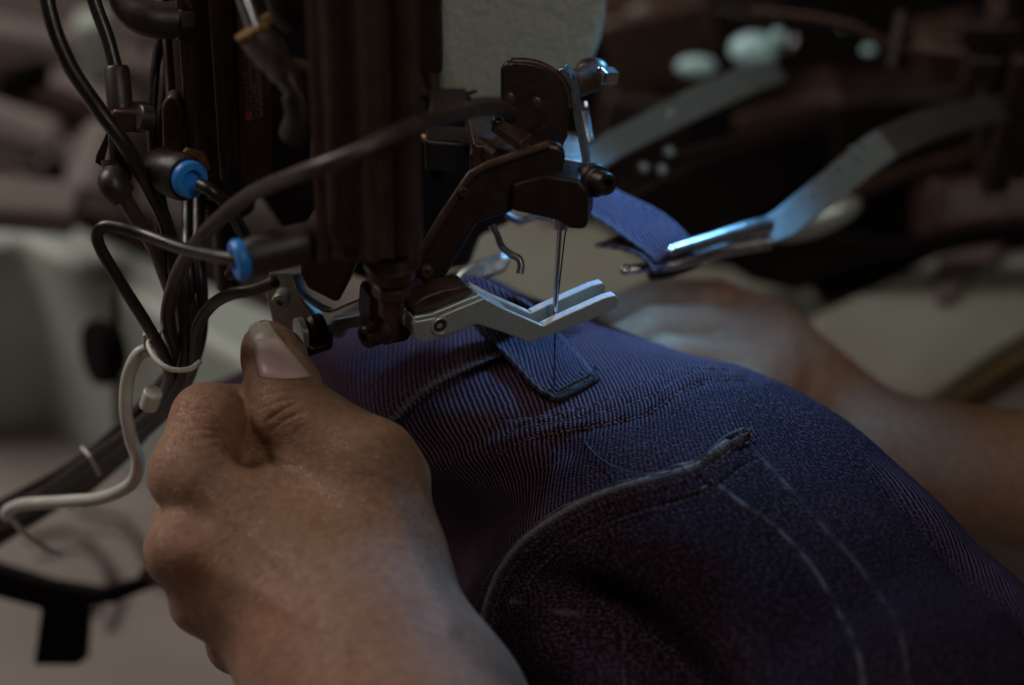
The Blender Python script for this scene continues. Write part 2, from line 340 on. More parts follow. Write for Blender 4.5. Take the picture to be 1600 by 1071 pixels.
# ------------------------------------------------------------------ person: two hands
mm = MM
WR = W(640, 1090, 60.5)
HOFF = 1.5
def c(p, q, r0, r1, k): return (W(p[0], p[1], p[2] + HOFF), W(q[0], q[1], q[2] + HOFF), r0 * mm * 1.022, r1 * mm * 1.022, k * mm)
hand = [
 c((560, 1060, 61.5), (820, 1480, 55), 29, 33, 0),                       # forearm, runs out of the frame
 c((520, 1000, 62.5), (640, 1120, 61), 27, 28, 10),
 c((590, 960, 62.5), (700, 1130, 61), 19, 21, 12),
 c((500, 930, 62.6), (292, 742, 63.3), 17, 9.2, 14),                     # metacarpals: index, middle, ring, little
 c((480, 950, 62.4), (281, 862, 62.4), 17, 9.0, 10),
 c((470, 980, 62.6), (318, 940, 63.0), 17, 9.0, 10),
 c((480, 1020, 63.3), (372, 1005, 64.6), 17, 8.5, 10),
 c((480, 880, 63.4), (600, 930, 63.2), 17, 17, 12),
 c((620, 960, 63.2), (600, 860, 63.5), 14, 14.5, 10),                    # thumb metacarpal
 c((600, 860, 63.4), (578, 728, 63.8), 14.5, 11.8, 10),
 c((590, 850, 63.8), (612, 752, 64.4), 13.5, 10.5, 6),
 c((540, 840, 64.2), (500, 760, 65.0), 15, 13, 14),                      # web muscle
 c((420, 800, 64.4), (480, 780, 65.2), 13, 13, 10),
 c((294, 742, 63.4), (322, 668, 64.6), 9.8, 10.0, 7),                     # index proximal
 c((322, 668, 64.6), (322, 656, 65.0), 10.0, 9.6, 2),
 c((350, 705, 65.0), (425, 748, 65.4), 8.0, 5.0, 6),
 c((345, 680, 65.2), (372, 700, 65.6), 7, 6, 5),
 c((372, 708, 65.7), (396, 724, 65.9), 6.5, 6.0, 4),
 c((322, 650, 65.0), (392, 646, 66.8), 8.8, 8.0, 3),                     # index middle, runs behind the thumb
 c((392, 646, 66.8), (440, 640, 68.6), 8.0, 6.6, 2),
 c((372, 750, 65.8), (450, 752, 66.6), 9.5, 9.5, 5),
 c((352, 712, 67.6), (440, 728, 68.2), 9, 9, 2),
 c((415, 690, 68.0), (480, 700, 68.6), 10.5, 10.5, 2),
 c((360, 700, 68.2), (470, 720, 68.6), 9.5, 9.5, 2),
 c((281, 862, 62.9), (290, 800, 66.2), 9.0, 8.4, 5),                     # hidden fingers curl under the palm
 c((290, 800, 66.2), (400, 760, 70.0), 8.2, 6.6, 3),
 c((318, 940, 63.6), (330, 890, 67.0), 8.6, 8, 5),
 c((330, 890, 67.0), (430, 840, 70.2), 8, 6.5, 3),
 c((372, 1005, 65.0), (390, 960, 68.0), 8, 7, 5),
 c((390, 960, 68.0), (470, 920, 70.2), 7, 5.8, 3),
 c((578, 728, 63.9), (458, 645, 65.0), 11.6, 10.6, 7),                   # thumb proximal
 c((458, 645, 65.0), (442, 606, 65.6), 10.3, 10.2, 3),
 c((442, 606, 65.6), (428, 560, 66.4), 10.2, 8.8, 3),                    # thumb tip
 c((428, 560, 66.4), (420, 545, 66.8), 9.2, 7.8, 2),
 c((422, 552, 66.9), (416, 534, 67.3), 8.0, 5.6, 2),
]
V1, F1 = sdf_body(hand, .0011)
HOFF = 0
hand2 = [
 c((1330, 700, 81), (1720, 775, 78), 19, 24, 0),
 c((1190, 560, 82.5), (1370, 715, 81), 19, 19.5, 10),
 c((1190, 530, 82.8), (1120, 480, 83.4), 15, 9.5, 6),
 c((1200, 560, 81.6), (1108, 522, 81.4), 15, 9.5, 5),
 c((1200, 590, 80.6), (1110, 572, 79.6), 14, 9, 5),
 c((1120, 480, 83.4), (1030, 470, 83.0), 9.2, 8, 1.5),
 c((1030, 470, 83.0), (952, 498, 81.6), 8, 6.3, 1),
 c((1108, 522, 81.4), (1022, 516, 80.2), 9.4, 8.2, 1.2),
 c((1022, 516, 80.2), (950, 548, 78.6), 8.2, 6.4, 1),
 c((1110, 572, 79.6), (1040, 560, 78.2), 9, 8, 1.2),
 c((1040, 560, 78.2), (980, 585, 77.2), 8, 6.2, 1),
 c((1190, 620, 79.8), (1110, 630, 78.0), 11, 9, 4),
 c((1110, 630, 78.0), (1040, 640, 77.2), 9, 7.4, 1.5),
]
V2, F2 = sdf_body(hand2, .0018)
m1 = refine(V1, F1, 4, 1); m2 = refine(V2, F2, 3, 0)
n1 = len(m1.vertices)
co = np.empty(n1 * 3); m1.vertices.foreach_get('co', co); co = co.reshape(-1, 3); no = np.empty(n1 * 3); m1.vertex_normals.foreach_get('vector', no); no = no.reshape(-1, 3)
hx, hy, hd = proj(co); vis = (no @ np.array(FWD)) < .25
disp = np.zeros(n1)
def crease(line, depth, width, curve=True):
    D, sg, pos, tot = polydist(hx, hy, S2(line, 6) if curve else line)
    fade = np.clip(np.minimum(pos, tot - pos) / (tot * .3 + 1e-6), 0, 1)
    disp[:] -= np.where(vis, 1.15 * depth * mm * fade * np.exp(-(D / width) ** 2), 0)
for ln, dp, wd in [
  ([(398, 612), (430, 601), (470, 606), (500, 618)], .30, 3.2), ([(402, 626), (440, 612), (480, 618), (505, 630)], .34, 3.0),
  ([(400, 643), (435, 630), (470, 624), (500, 640)], .30, 2.8), ([(412, 662), (445, 640), (478, 630)], .42, 3.2), ([(420, 676), (450, 655), (490, 640)], .22, 3.0),
  ([(450, 690), (470, 668), (500, 655)], .18, 3.0), ([(426, 600), (455, 592), (485, 600)], .22, 2.5),
  ([(262, 668), (300, 660), (340, 664), (378, 672)], .25, 2.6), ([(268, 680), (310, 672), (350, 678), (392, 690)], .28, 2.6), ([(285, 650), (320, 640), (350, 650)], .2, 2.6),
  ([(270, 696), (300, 690), (350, 700)], .16, 3), ([(300, 632), (325, 625), (345, 640)], .14, 3),
  ([(560, 668), (600, 672), (630, 690)], .10, 3), ([(570, 690), (600, 700), (640, 730)], .10, 3), ([(520, 690), (560, 700), (600, 740)], .07, 3),
  ([(250, 780), (270, 790), (300, 786)], .12, 3), ([(240, 870), (262, 880), (290, 880)], .10, 3),
  ([(620, 800), (650, 830), (680, 880)], .10, 5), ([(640, 860), (670, 900), (690, 930)], .10, 4), ([(430, 640), (460, 628), (492, 628)], .18, 2)]:
    crease(ln, dp, wd)
crease([(396, 640), (388, 664), (392, 688), (408, 708), (440, 724), (470, 730)], 1.5, 5.0)
for (cx, cy, rx, ry, amp) in [(300, 745, 45, 40, 1.0), (285, 865, 42, 42, 1.2), (330, 950, 45, 40, .9), (590, 690, 50, 40, .8), (318, 640, 40, 30, .6), (452, 640, 45, 30, .8)]:
    disp += np.where(vis, amp * mm * np.exp(-((hx - cx) / rx) ** 2 - ((hy - cy) / ry) ** 2), 0)
for ln, amp, wd in [([(300, 760), (420, 850), (560, 950)], .5, 22), ([(290, 870), (400, 920), (540, 1000)], .5, 22), ([(600, 730), (640, 850), (700, 980)], .7, 20)]:
    D, sg, pos, tot = polydist(hx, hy, ln); disp += np.where(vis, amp * mm * np.exp(-(D / wd) ** 2), 0)
for ln, amp, wd in [([(300, 800), (400, 890), (500, 950)], .35, 26), ([(300, 905), (390, 950), (480, 990)], .3, 24)]:
    D, sg, pos, tot = polydist(hx, hy, ln); disp -= np.where(vis, amp * mm * np.exp(-(D / wd) ** 2), 0)
nf = np.array([noise.noise(Vector(p) * 900) * .05 + noise.noise(Vector(p) * 130) * .22 for p in co]) * mm
# fine stretched wrinkles over the joints
ang = np.zeros(n1)
D, sg, pos, tot = polydist(hx, hy, [(389, 520), (405, 592), (488, 592), (446, 530)]); disp -= np.where(vis, .35 * mm * np.exp(-(D / 4.5) ** 2), 0)
for (cx, cy, rx, ry, dx, dy) in [(455, 635, 45, 45, .35, .94), (330, 680, 70, 35, .1, 1), (600, 700, 60, 50, -.6, .8)]:
    wgt = np.exp(-((hx - cx) / rx) ** 2 - ((hy - cy) / ry) ** 2)
    q = np.array([noise.noise(Vector(((x * dy - y * dx) * .02, (x * dx + y * dy) * .16, 3.3))) for x, y in zip(hx, hy)])
    ang += wgt * q * .3
disp += nf + np.where(vis, ang * mm, 0)
# bed for the nail: flatten the thumb tip a little
co2 = co + no * disp[:, None]
red = np.zeros(n1)
for (cx, cy, rx, ry, a) in [(310, 880, 60, 60, .8), (420, 970, 70, 50, .9), (600, 960, 60, 70, .5), (380, 660, 26, 40, 1), (300, 650, 40, 40, .6), (440, 640, 60, 50, .5), (360, 1010, 60, 40, .7), (560, 1060, 120, 40, .5)]:
    red = np.maximum(red, a * .55 * np.exp(-((hx - cx) / rx) ** 2 - ((hy - cy) / ry) ** 2))
f1 = [tuple(p.vertices) for p in m1.polygons]; c2v = np.empty(len(m2.vertices) * 3); m2.vertices.foreach_get('co', c2v); c2v = c2v.reshape(-1, 3)
f2 = [tuple(i + n1 for i in p.vertices) for p in m2.polygons]
x2, y2, d2 = proj(c2v); red2 = np.zeros(len(c2v))
for (cx, cy, rx, ry, a) in [(1060, 570, 70, 25, 1), (1180, 520, 60, 60, .5), (960, 560, 40, 40, .8), (1150, 480, 30, 60, .6)]:
    red2 = np.maximum(red2, a * np.exp(-((x2 - cx) / rx) ** 2 - ((y2 - cy) / ry) ** 2))
pm = MB(); pm.v = [tuple(p) for p in co2] + [tuple(p) for p in c2v]; pm.f = f1 + f2
person = pm.build('person', M_skin, smooth=180)
at = person.data.attributes.new('red', 'FLOAT', 'POINT'); at.data.foreach_set('value', np.concatenate([red, red2]))
tag(person, 'person with bare forearms, left fist gripping the denim and right hand steadying it behind', 'person')
# thumb nail, laid on the measured surface of the thumb
hb = BVHTree.FromPolygons([tuple(p) for p in co2], f1)
def hit(bvh, px, py):
    r = ray(px, py).normalized(); l, n, i, d = bvh.ray_cast(CAM, r)
    if l is None: return None, None
    if n.dot(r) > 0: n = -n
    return l, n
def hit2(px, py, cx, cy):
    for t in (0, .15, .3, .45, .6, .8, 1):
        l, n = hit(hb, px + (cx - px) * t, py + (cy - py) * t)
        if l is not None: return l, n
def nail_patch(name, L0, L1, R0, R1, t0, t1, m, lift, free=0):
    nb = MB(); A = 14; B = 16; top = []
    for i in range(B + 1):
        t = t0 + (t1 - t0) * i / B
        for j in range(A + 1):
            s = j / A; lx = L0[0] + (L1[0] - L0[0]) * t; ly = L0[1] + (L1[1] - L0[1]) * t; rx = R0[0] + (R1[0] - R0[0]) * t; ry = R0[1] + (R1[1] - R0[1]) * t
            # straightish cuticle, rounded tip
            bow = 4 * s * (1 - s); px = lx + (rx - lx) * s - 3 * bow * (t - .3); py = ly + (ry - ly) * s + 3 * bow * (1 - t) - 12 * bow * max(0, t - .6) / .4
            l, n = hit2(px, py, (lx + rx) / 2, (ly + ry) / 2 + 10)
            e = min(s, 1 - s, (t + .02 if not free else 1)) ; off = lift * mm * min(1, e / .10)
            top.append(Vector(l) + Vector(n) * (off + .02 * mm))
    k = len(top); bot = [p + FWD * (.5 * mm) for p in top]
    fs = []; q = A + 1
    for i in range(B):
        for j in range(A): fs += [(i * q + j, i * q + j + 1, (i + 1) * q + j + 1, (i + 1) * q + j), (k + i * q + j, k + (i + 1) * q + j, k + (i + 1) * q + j + 1, k + i * q + j + 1)]
    rim = [j for j in range(q)] + [i * q + A for i in range(1, B + 1)] + [B * q + j for j in range(A - 1, -1, -1)] + [i * q for i in range(B - 1, 0, -1)]
    for a, b in zip(rim, rim[1:] + rim[:1]): fs.append((a, k + a, k + b, b))
    nb.add(top + bot, fs); return nb.build(name, m, person, smooth=70)
nail_patch('fingernail', (407, 590), (389, 522), (486, 588), (432, 520), 0, .78, M_nail, .5)
nail_patch('nail_edge', (407, 590), (389, 522), (486, 588), (432, 520), .78, 1.12, M_nailtip, .5, 1)

# ------------------------------------------------------------------ jeans
rows = [
 [(330, 600, -44), (420, 560, -39.5), (490, 520, -37.6), (560, 470, -37.2), (640, 440, -37), (700, 428, -37), (738, 424, -37.4)],
 [(380, 700, -44), (440, 640, -40), (505, 580, -37.4), (600, 530, -36.6), (700, 495, -36.3), (790, 468, -36.4), (850, 476, -36.9)],
 [(430, 800, -44.5), (500, 720, -40.5), (580, 660, -37.6), (680, 610, -36.5), (780, 565, -36), (860, 525, -36), (945, 508, -36.6)],
 [(520, 900, -45), (590, 800, -41), (670, 735, -38.2), (770, 680, -36.6), (870, 622, -35.9), (970, 575, -36), (1060, 553, -36.6)],
 [(560, 960, -46), (630, 880, -42), (710, 820, -39.4), (810, 740, -37.0), (920, 670, -35.8), (1040, 610, -35.8), (1160, 580, -36.6)],
 [(600, 1080, -46.3), (660, 980, -42.8), (730, 905, -40.5), (830, 830, -37.7), (960, 745, -35.9), (1120, 680, -35.7), (1292, 648, -36.8)],
 [(640, 1200, -46.9), (700, 1080, -43.4), (770, 1010, -40.7), (900, 910, -37.7), (1060, 820, -36.0), (1240, 755, -35.9), (1432, 768, -37.5)],
 [(720, 1320, -47.6), (780, 1200, -43.6), (860, 1110, -40.6), (1010, 1000, -38.0), (1190, 905, -36.3), (1370, 850, -36.4), (1532, 862, -38.2)],
 [(850, 1450, -47.2), (900, 1330, -42.7), (990, 1230, -40.2), (1150, 1120, -37.8), (1320, 1010, -36.4), (1480, 955, -36.7), (1612, 945, -38.8)],
 [(1000, 1560, -47.6), (1050, 1440, -43.1), (1130, 1350, -40.6), (1300, 1230, -38.0), (1470, 1120, -36.8), (1620, 1065, -37.2), (1720, 1055, -39.6)],
]
G = []
for r in rows:
    q = [np.array(Z(*p)) for p in r]
    s = q[-1]; q.append(s + np.array((.006, .016, -.016))); q.append(s + np.array((.004, .018, -.055))); G.append(q)
NU, NV = 78, 76
colc = [crom(r, NU) for r in G]; nu = len(colc[0])
gr = [crom([colc[i][j] for i in range(len(G))], NV) for j in range(nu)]; GR = np.array(gr).transpose(1, 0, 2)   # (nv, nu, 3)
nv = GR.shape[0]
def gnorm(A):
    du = np.gradient(A, axis=1); dv = np.gradient(A, axis=0); n = np.cross(dv, du); return n / np.linalg.norm(n, axis=2, keepdims=True)
nrm = gnorm(GR)
if nrm[nv // 2, nu // 3, 2] < 0: nrm = -nrm
du = np.linalg.norm(np.diff(GR, axis=1), axis=2); dv = np.linalg.norm(np.diff(GR, axis=0), axis=2)
px, py, dd = proj(GR.reshape(-1, 3)); px = px.reshape(nv, nu); py = py.reshape(nv, nu)
# cloth coordinates in mm: ribs follow the cloth, so measure in its own plane
U = np.concatenate([np.zeros((nv, 1)), np.cumsum(du, 1)], 1) * 1000; U -= U[:, [nu // 2]]
Vv = np.concatenate([np.zeros((1, nu)), np.cumsum(dv, 0)], 0) * 1000; Vv = np.repeat(Vv[:, [nu // 2]], nu, 1)
ss = lambda e0, e1, x: (lambda t: t * t * (3 - 2 * t))(np.clip((x - e0) / (e1 - e0), 0, 1))
H = np.zeros((nv, nu)); rib = np.ones((nv, nu)); worn = np.zeros((nv, nu))
SA = S2([(545, 730), (600, 672), (650, 620), (705, 587), (768, 560), (840, 530), (945, 505)])
SB = S2([(1176, 674), (1130, 694), (1090, 727), (1040, 742), (960, 765), (890, 795), (830, 835), (788, 882), (765, 930), (752, 990), (752, 1050), (780, 1130), (830, 1200)])
SC_ = S2([(1075, 735), (1110, 760), (1160, 795), (1230, 845), (1290, 910), (1330, 980), (1350, 1071), (1355, 1200)])
SD = S2([(1160, 690), (1215, 745), (1290, 830), (1360, 895), (1400, 960), (1420, 1071), (1425, 1200)])
T1 = S2([(760, 668), (800, 657), (860, 650), (950, 625), (1020, 592), (1080, 574), (1150, 580)])
T2 = S2([(775, 690), (820, 668), (900, 655), (1000, 628), (1060, 594), (1110, 582), (1170, 590)])
T3 = S2([(770, 720), (800, 698), (850, 680), (930, 668), (1010, 648), (1070, 610), (1130, 594), (1185, 598)])
# waistband edge: upper left layer sits 1.3 mm proud with a gap under its edge
D, sg, pos, tot = polydist(px, py, SA); s = D * sg     # + = below/right of the line
mask = ss(0, 30, pos) * ss(tot, tot - 60, pos)
H += 1.5 * (1 - ss(0, 90, -s)) * (1 - ss(-3, 2.5, s)) * mask
H -= 2.0 * np.exp(-((s - 3) / 6) ** 2) * mask
H -= .35 * np.exp(-((s + 17) / 4.5) ** 2) * mask
# triple seam: raised felled band, puckered
D1, s1, p1, t1 = polydist(px, py, T1); D3, s3, p3, t3 = polydist(px, py, T3); D2, s2, p2, t2 = polydist(px, py, T2)
band = ss(-4, 4, D1 * s1) * ss(-4, 4, -D3 * s3) * ss(0, 60, p2) * ss(t2, t2 - 40, p2)
H += .9 * band
for Dk, pk in ((D1, p1), (D2, p2), (D3, p3)): H -= (.55 + .25 * np.sin(pk / 5.5)) * np.exp(-(Dk / 4.0) ** 2) * ss(0, 60, p2)
H += .35 * band * np.sin(p2 / 9.0 + D1 * .12)
fadeR = 1 - .85 * ss(-10, 60, D3 * s3 * 1.0) * ss(820, 960, px)
# pocket edge: everything right/below is a second layer
D, sg, pos, tot = polydist(px, py, SB); s = -D * sg
mB = ss(0, 25, pos)
inside = (s > 0)
H += 1.7 * ss(-3, 2.5, s) * (1 - .9 * ss(0, 260, s)) * mB
H -= 1.0 * np.exp(-((s + 5) / 5.5) ** 2) * mB
H += .5 * np.exp(-((s - 5) / 4) ** 2) * mB * (1 + .3 * np.sin(pos / 7))
H -= .45 * np.exp(-((s - 15) / 3.6) ** 2) * mB
worn += .75 * np.exp(-((s - 2) / 3.4) ** 2) * mB * (.7 + .3 * np.sin(pos / 23))
H -= 13 * ss(-4, -120, s) * ss(720, 860, py) * ss(960, 840, px)
H += 1.5 * np.exp(-((s - 6) / 14) ** 2) * mB
H -= .40 * np.exp(-((s - 48) / 4) ** 2) * mB * ss(tot * .75, tot * .55, pos)
inpock = ss(0, 6, s) * mB
rib *= 1 - .80 * inpock
# region between the triple seam and the pocket: fuzzy, barely ribbed
reg = ss(0, 20, D3 * s3) * ss(830, 960, px + (py - 700) * .25) ; rib *= 1 - .75 * reg
rib *= 1 - .6 * 0
rib *= 1 - .65 * ss(1120, 1240, px)
# pressed crease and second faded line
for Lx, hh, ww, wr, f0 in ((SC_, .6, 4.5, .75, 12), (SD, .4, 6, .36, 60)):
    D, sg, pos, tot = polydist(px, py, Lx); m = ss(0, f0, pos)
    H += hh * np.exp(-(D / ww) ** 2) * m
    worn += wr * np.exp(-(D / 3.0) ** 2) * m * np.clip(.6 + .5 * np.sin(pos / 31 + 1.5 * np.sin(pos / 9)), 0, 1)
D, sg, pos, tot = polydist(px, py, [(1062, 735), (1100, 765)]); worn += .9 * np.exp(-(D / 6) ** 2)
D, sg, pos, tot = polydist(px, py, [(775, 935), (805, 940), (860, 955), (975, 975)]); worn += .6 * np.exp(-(D / 4) ** 2) * np.clip(np.sin(pos / 13) + .3, 0, 1) * ss(tot, 0, pos)
# deep fold in the pocket and soft hollows
def fold(line, depth, width):
    D, sg, pos, tot = polydist(px, py, S2(line)); m = ss(0, tot * .3, pos) * (1 if depth < 0 else 1)
    return -depth * np.exp(-(D / width) ** 2) * m
H += fold([(770, 900), (840, 910), (920, 935), (1000, 985), (1080, 1060), (1150, 1160)], 12, 44)
H += -fold([(760, 1010), (850, 1010), (960, 1060), (1040, 1150)], 3, 45)
H += fold([(700, 760), (760, 740), (830, 735), (880, 700)], 1.6, 26) - fold([(700, 720), (760, 700), (800, 690)], 1.0, 18)
H += fold([(1180, 1100), (1250, 1000), (1400, 900), (1500, 890)], 3.0, 60)
H += -fold([(640, 640), (700, 650), (760, 640), (820, 610)], .9, 22) + fold([(640, 690), (720, 700), (780, 670)], .8, 18)
H += fold([(880, 790), (960, 740), (1020, 735)], .8, 26)
# hem roll along the far side
E = S2([(1290, 655), (1432, 780), (1532, 872), (1612, 955), (1700, 1080)])
D, sg, pos, tot = polydist(px, py, E); m = ss(60, 180, pos)
H += 2.2 * np.exp(-(D / 15) ** 2) * m; rib = np.maximum(rib, 1.2 * np.exp(-(D / 16) ** 2) * m); H -= 1.2 * np.exp(-((D * sg - 26) / 8) ** 2) * m
nzv = np.array([noise.noise(Vector((a * .02, b * .02, 0))) * 1.0 + noise.noise(Vector((a * .06, b * .06, 5))) * .28 for a, b in zip(U.ravel(), Vv.ravel())]).reshape(nv, nu)
H += nzv * .9
P = GR + nrm * (H * mm)[..., None]
faces = [(i * nu + j, i * nu + j + 1, (i + 1) * nu + j + 1, (i + 1) * nu + j) for i in range(nv - 1) for j in range(nu - 1)]
jb = MB(); jb.v = [tuple(p) for p in P.reshape(-1, 3)]; jb.f = faces
jeans = jb.build('jeans', M_denim, smooth=180)
tag(jeans, 'dark indigo denim jeans on the sewing arm with curved pocket seam and triple stitching', 'jeans')
# ribs: direction chosen so that they fall towards the viewer, slightly rightwards
def set_cloth(o, Uf, Vf, ribv, wornv):
    me = o.data; uvl = me.uv_layers.new(name='cloth'); vi = np.empty(len(me.loops), np.int32); me.loops.foreach_get('vertex_index', vi)
    uv = np.stack([Uf.ravel()[vi], Vf.ravel()[vi]], 1); uvl.data.foreach_set('uv', uv.ravel())
    for nm, a in (('rib', ribv), ('worn', wornv)):
        t = me.attributes.new(nm, 'FLOAT', 'POINT'); t.data.foreach_set('value', a.ravel().astype(np.float32))
# choose cloth frame: x across the ribs
jj, ii_ = nu * 2 // 7, nv * 3 // 9
def jac(A_, i, j): return A_[i, j]
q_ = np.argmin((px - 720) ** 2 + (py - 610) ** 2); i_, j_ = divmod(int(q_), nu)
Ju = np.array([(px[i_, j_ + 6] - px[i_, j_ - 6]), (py[i_, j_ + 6] - py[i_, j_ - 6])]) / (U[i_, j_ + 6] - U[i_, j_ - 6])
Jv = np.array([(px[i_ + 6, j_] - px[i_ - 6, j_]), (py[i_ + 6, j_] - py[i_ - 6, j_])]) / (Vv[i_ + 6, j_] - Vv[i_ - 6, j_])
sol_ = np.linalg.solve(np.stack([Ju, Jv], 1), np.array((.30, 1.0)))     # rib direction measured on the cloth
RA = math.atan2(-sol_[0], sol_[1]); print('rib angle', math.degrees(RA))
set_cloth(jeans, U * math.cos(RA) + Vv * math.sin(RA), -U * math.sin(RA) + Vv * math.cos(RA), rib, worn)
sol = jeans.modifiers.new('cloth thickness', 'SOLIDIFY'); sol.thickness = .0009; sol.offset = -1
jbv = BVHTree.FromPolygons(jb.v, faces)
CU = U * math.cos(RA) + Vv * math.sin(RA); CV = -U * math.sin(RA) + Vv * math.cos(RA); CUf, CVf = CU.ravel(), CV.ravel(); JV = P.reshape(-1, 3)
def cloth_at(x, y):
    r = ray(x, y).normalized(); l, n, i, d = jbv.ray_cast(CAM, r); f = faces[i]; w_ = np.array([1 / ((JV[k] - np.array(l)) ** 2).sum().clip(1e-12) for k in f]); w_ /= w_.sum()
    return float(w_ @ CUf[list(f)]), float(w_ @ CVf[list(f)])
def flap(name, line, offs, lifts, t0, t1, thick, ribv, wornv, tuck=26):
    L = np.array(line); seg = np.hypot(*np.diff(L, axis=0).T); cum = np.concatenate([[0], np.cumsum(seg)]); S_ = np.arange(cum[-1] * t0, cum[-1] * t1, 2.5)
    lines = [np.array(offset(L, -o)) for o in offs]; rowsv, uvs = [], []
    for sx in S_:
        fd = min(1, (sx - S_[0]) / tuck, (S_[-1] - sx) / tuck); fd = fd * fd * (3 - 2 * fd)
        for Lk, lf in zip(lines, lifts):
            x, y = np.interp(sx, cum, Lk[:, 0]), np.interp(sx, cum, Lk[:, 1]); a, n = hit(jbv, x, y)
            rowsv.append(a + n * ((lf * fd - .25 * (1 - fd)) * mm + .12 * mm * math.sin(sx / 7.0) * (lf > .9) * fd)); uvs.append(cloth_at(x, y))
    # heights are levelled so that the groove below does not pull the edge down
    A_ = np.array(rowsv).reshape(len(S_), len(offs), 3); 
    for k in range(3, len(offs)): A_[:, k] = A_[:, 2] + (A_[:, 2] - A_[:, 1]) * ((offs[k] - offs[2]) / (offs[2] - offs[1])) * .9 + (A_[:, k] - A_[:, 2]) * .1
    m_ = len(offs); b = MB(); b.v = [tuple(p) for p in A_.reshape(-1, 3)]; b.f = [(i * m_ + j, i * m_ + j + 1, (i + 1) * m_ + j + 1, (i + 1) * m_ + j) for i in range(len(S_) - 1) for j in range(m_ - 1)]
    o = b.build(name, M_denim, jeans, smooth=180)
    if Vector(o.data.polygons[len(o.data.polygons) // 2].normal).dot(FWD) > 0: o.data.flip_normals()
    uvs = np.array(uvs).reshape(len(S_), m_, 2); set_cloth(o, uvs[..., 0], uvs[..., 1], np.full((len(S_), m_), ribv), np.tile(np.array(wornv), (len(S_), 1)))
    sm = o.modifiers.new('cloth thickness', 'SOLIDIFY'); sm.thickness = thick * mm; sm.offset = -1
    return o, b
def offset(L, o):
    A = np.array(L); T = np.gradient(A, axis=0); T /= np.linalg.norm(T, axis=1, keepdims=True); return [tuple(p) for p in A + np.stack([T[:, 1], -T[:, 0]], 1) * o]
flap('waistband_edge', SA, (-70, -40, -20, -8, 0, 3), (-.1, .12, .4, .6, .6, .5), .12, .78, .75, 1.0, (0, 0, 0, 0, .25, .35))
flap('pocket_edge', SB, (-46, -28, -14, -6, 0, 3), (-.1, .12, .45, .7, .75, .6), .03, .80, .7, .15, (0, 0, 0, .1, .9, .9))
def stitches(name, line, m, pitch=9.5, ln=.62, r=.32, lift=.12, jitter=.8, parent=None, bvh=None, t0=0, t1=1):
    L = np.array(S2(line, 12)); seg = np.hypot(*np.diff(L, axis=0).T); cum = np.concatenate([[0], np.cumsum(seg)]); b = MB(); n = int(cum[-1] / pitch)
    for i in range(n):
        if not t0 <= i / n <= t1: continue
        q = []
        for s in (i * pitch + pitch * (.5 - ln / 2), i * pitch + pitch * (.5 + ln / 2)):
            x = np.interp(s, cum, L[:, 0]) + random.uniform(-1, 1) * jitter * .4; y = np.interp(s, cum, L[:, 1]) + random.uniform(-1, 1) * jitter * .6
            q.append(hit(bvh or jbv, x, y))
        if q[0][0] is None or q[1][0] is None or (q[0][0] - q[1][0]).length > .006: continue
        a = q[0][0] + q[0][1] * lift * mm; d = q[1][0] + q[1][1] * lift * mm; ax = (d - a) / 2; nn = q[0][1]; sd = ax.cross(nn).normalized()
        b.ellip((a + d) / 2, sd * r * mm, nn * r * mm, ax * 1.1, 6, 5)
    return b.build(name, m, parent or jeans, smooth=180)
sl = lambda L, k=8: [L[i] for i in range(0, len(L), k)] + [L[-1]]
stitches('stitch_line', sl(T1), M_thread); stitches('stitch_line', sl(T2), M_thread); stitches('stitch_line', sl(T3), M_thread)
off = lambda L, o: [(x + o * 0, y + o) for x, y in L]
def offset(L, o):
    A = np.array(L); T = np.gradient(A, axis=0); T /= np.linalg.norm(T, axis=1, keepdims=True); return [tuple(p) for p in A + np.stack([T[:, 1], -T[:, 0]], 1) * o]
stitches('stitch_line', sl(offset(SA, 17)), M_thread, pitch=8.5, r=.28, t0=.14, t1=.76, lift=.45)
stitches('stitch_line', sl(offset(SB, 16)), M_thread, pitch=11, r=.34, lift=.42)
stitches('stitch_line', sl(offset(SB, 48)), M_thread, pitch=11, r=.36, t0=.0, t1=.62)
tack = MB()
for i in range(26):
    t = i / 25; x = 1092 + 82 * t; y = 728 - 52 * t; a, n = hit(jbv, x - 3, y - 7 + random.uniform(-2, 2)); b_, n2 = hit(jbv, x + 4, y + 5 + random.uniform(-2, 2))
    if a and b_: tack.tube([a + n * .2 * mm, (a + b_) / 2 + n * .8 * mm, b_ + n * .2 * mm], .28 * mm, 6, 3)
tack.build('bar_tack', M_thread, jeans)
def surf_thread(name, pts, r, m, lift, parent=None):
    q = []
    for x, y, l in pts:
        a, n = hit(jbv, x, y); q.append(a + n * l * mm)
    return MB().tube(q, r * mm, 8, 8).build(name, m, parent)
t = surf_thread('loose_thread', [(914, 690, .4), (930, 712, .8), (958, 732, 1.0), (1000, 745, .8), (1040, 742, 1.2), (1058, 732, 2.0), (1074, 742, .9)], .2, M_thread, 1)
tag(t, 'loose dark thread curling on the denim above the pocket edge', 'thread')
t = surf_thread('loose_thread', [(1128, 700, .6), (1148, 690, 2.2), (1160, 684, 1.4), (1174, 672, .8)], .18, M_thread, 1)
tag(t, 'short frayed thread end standing off the corner of the pocket seam', 'thread')

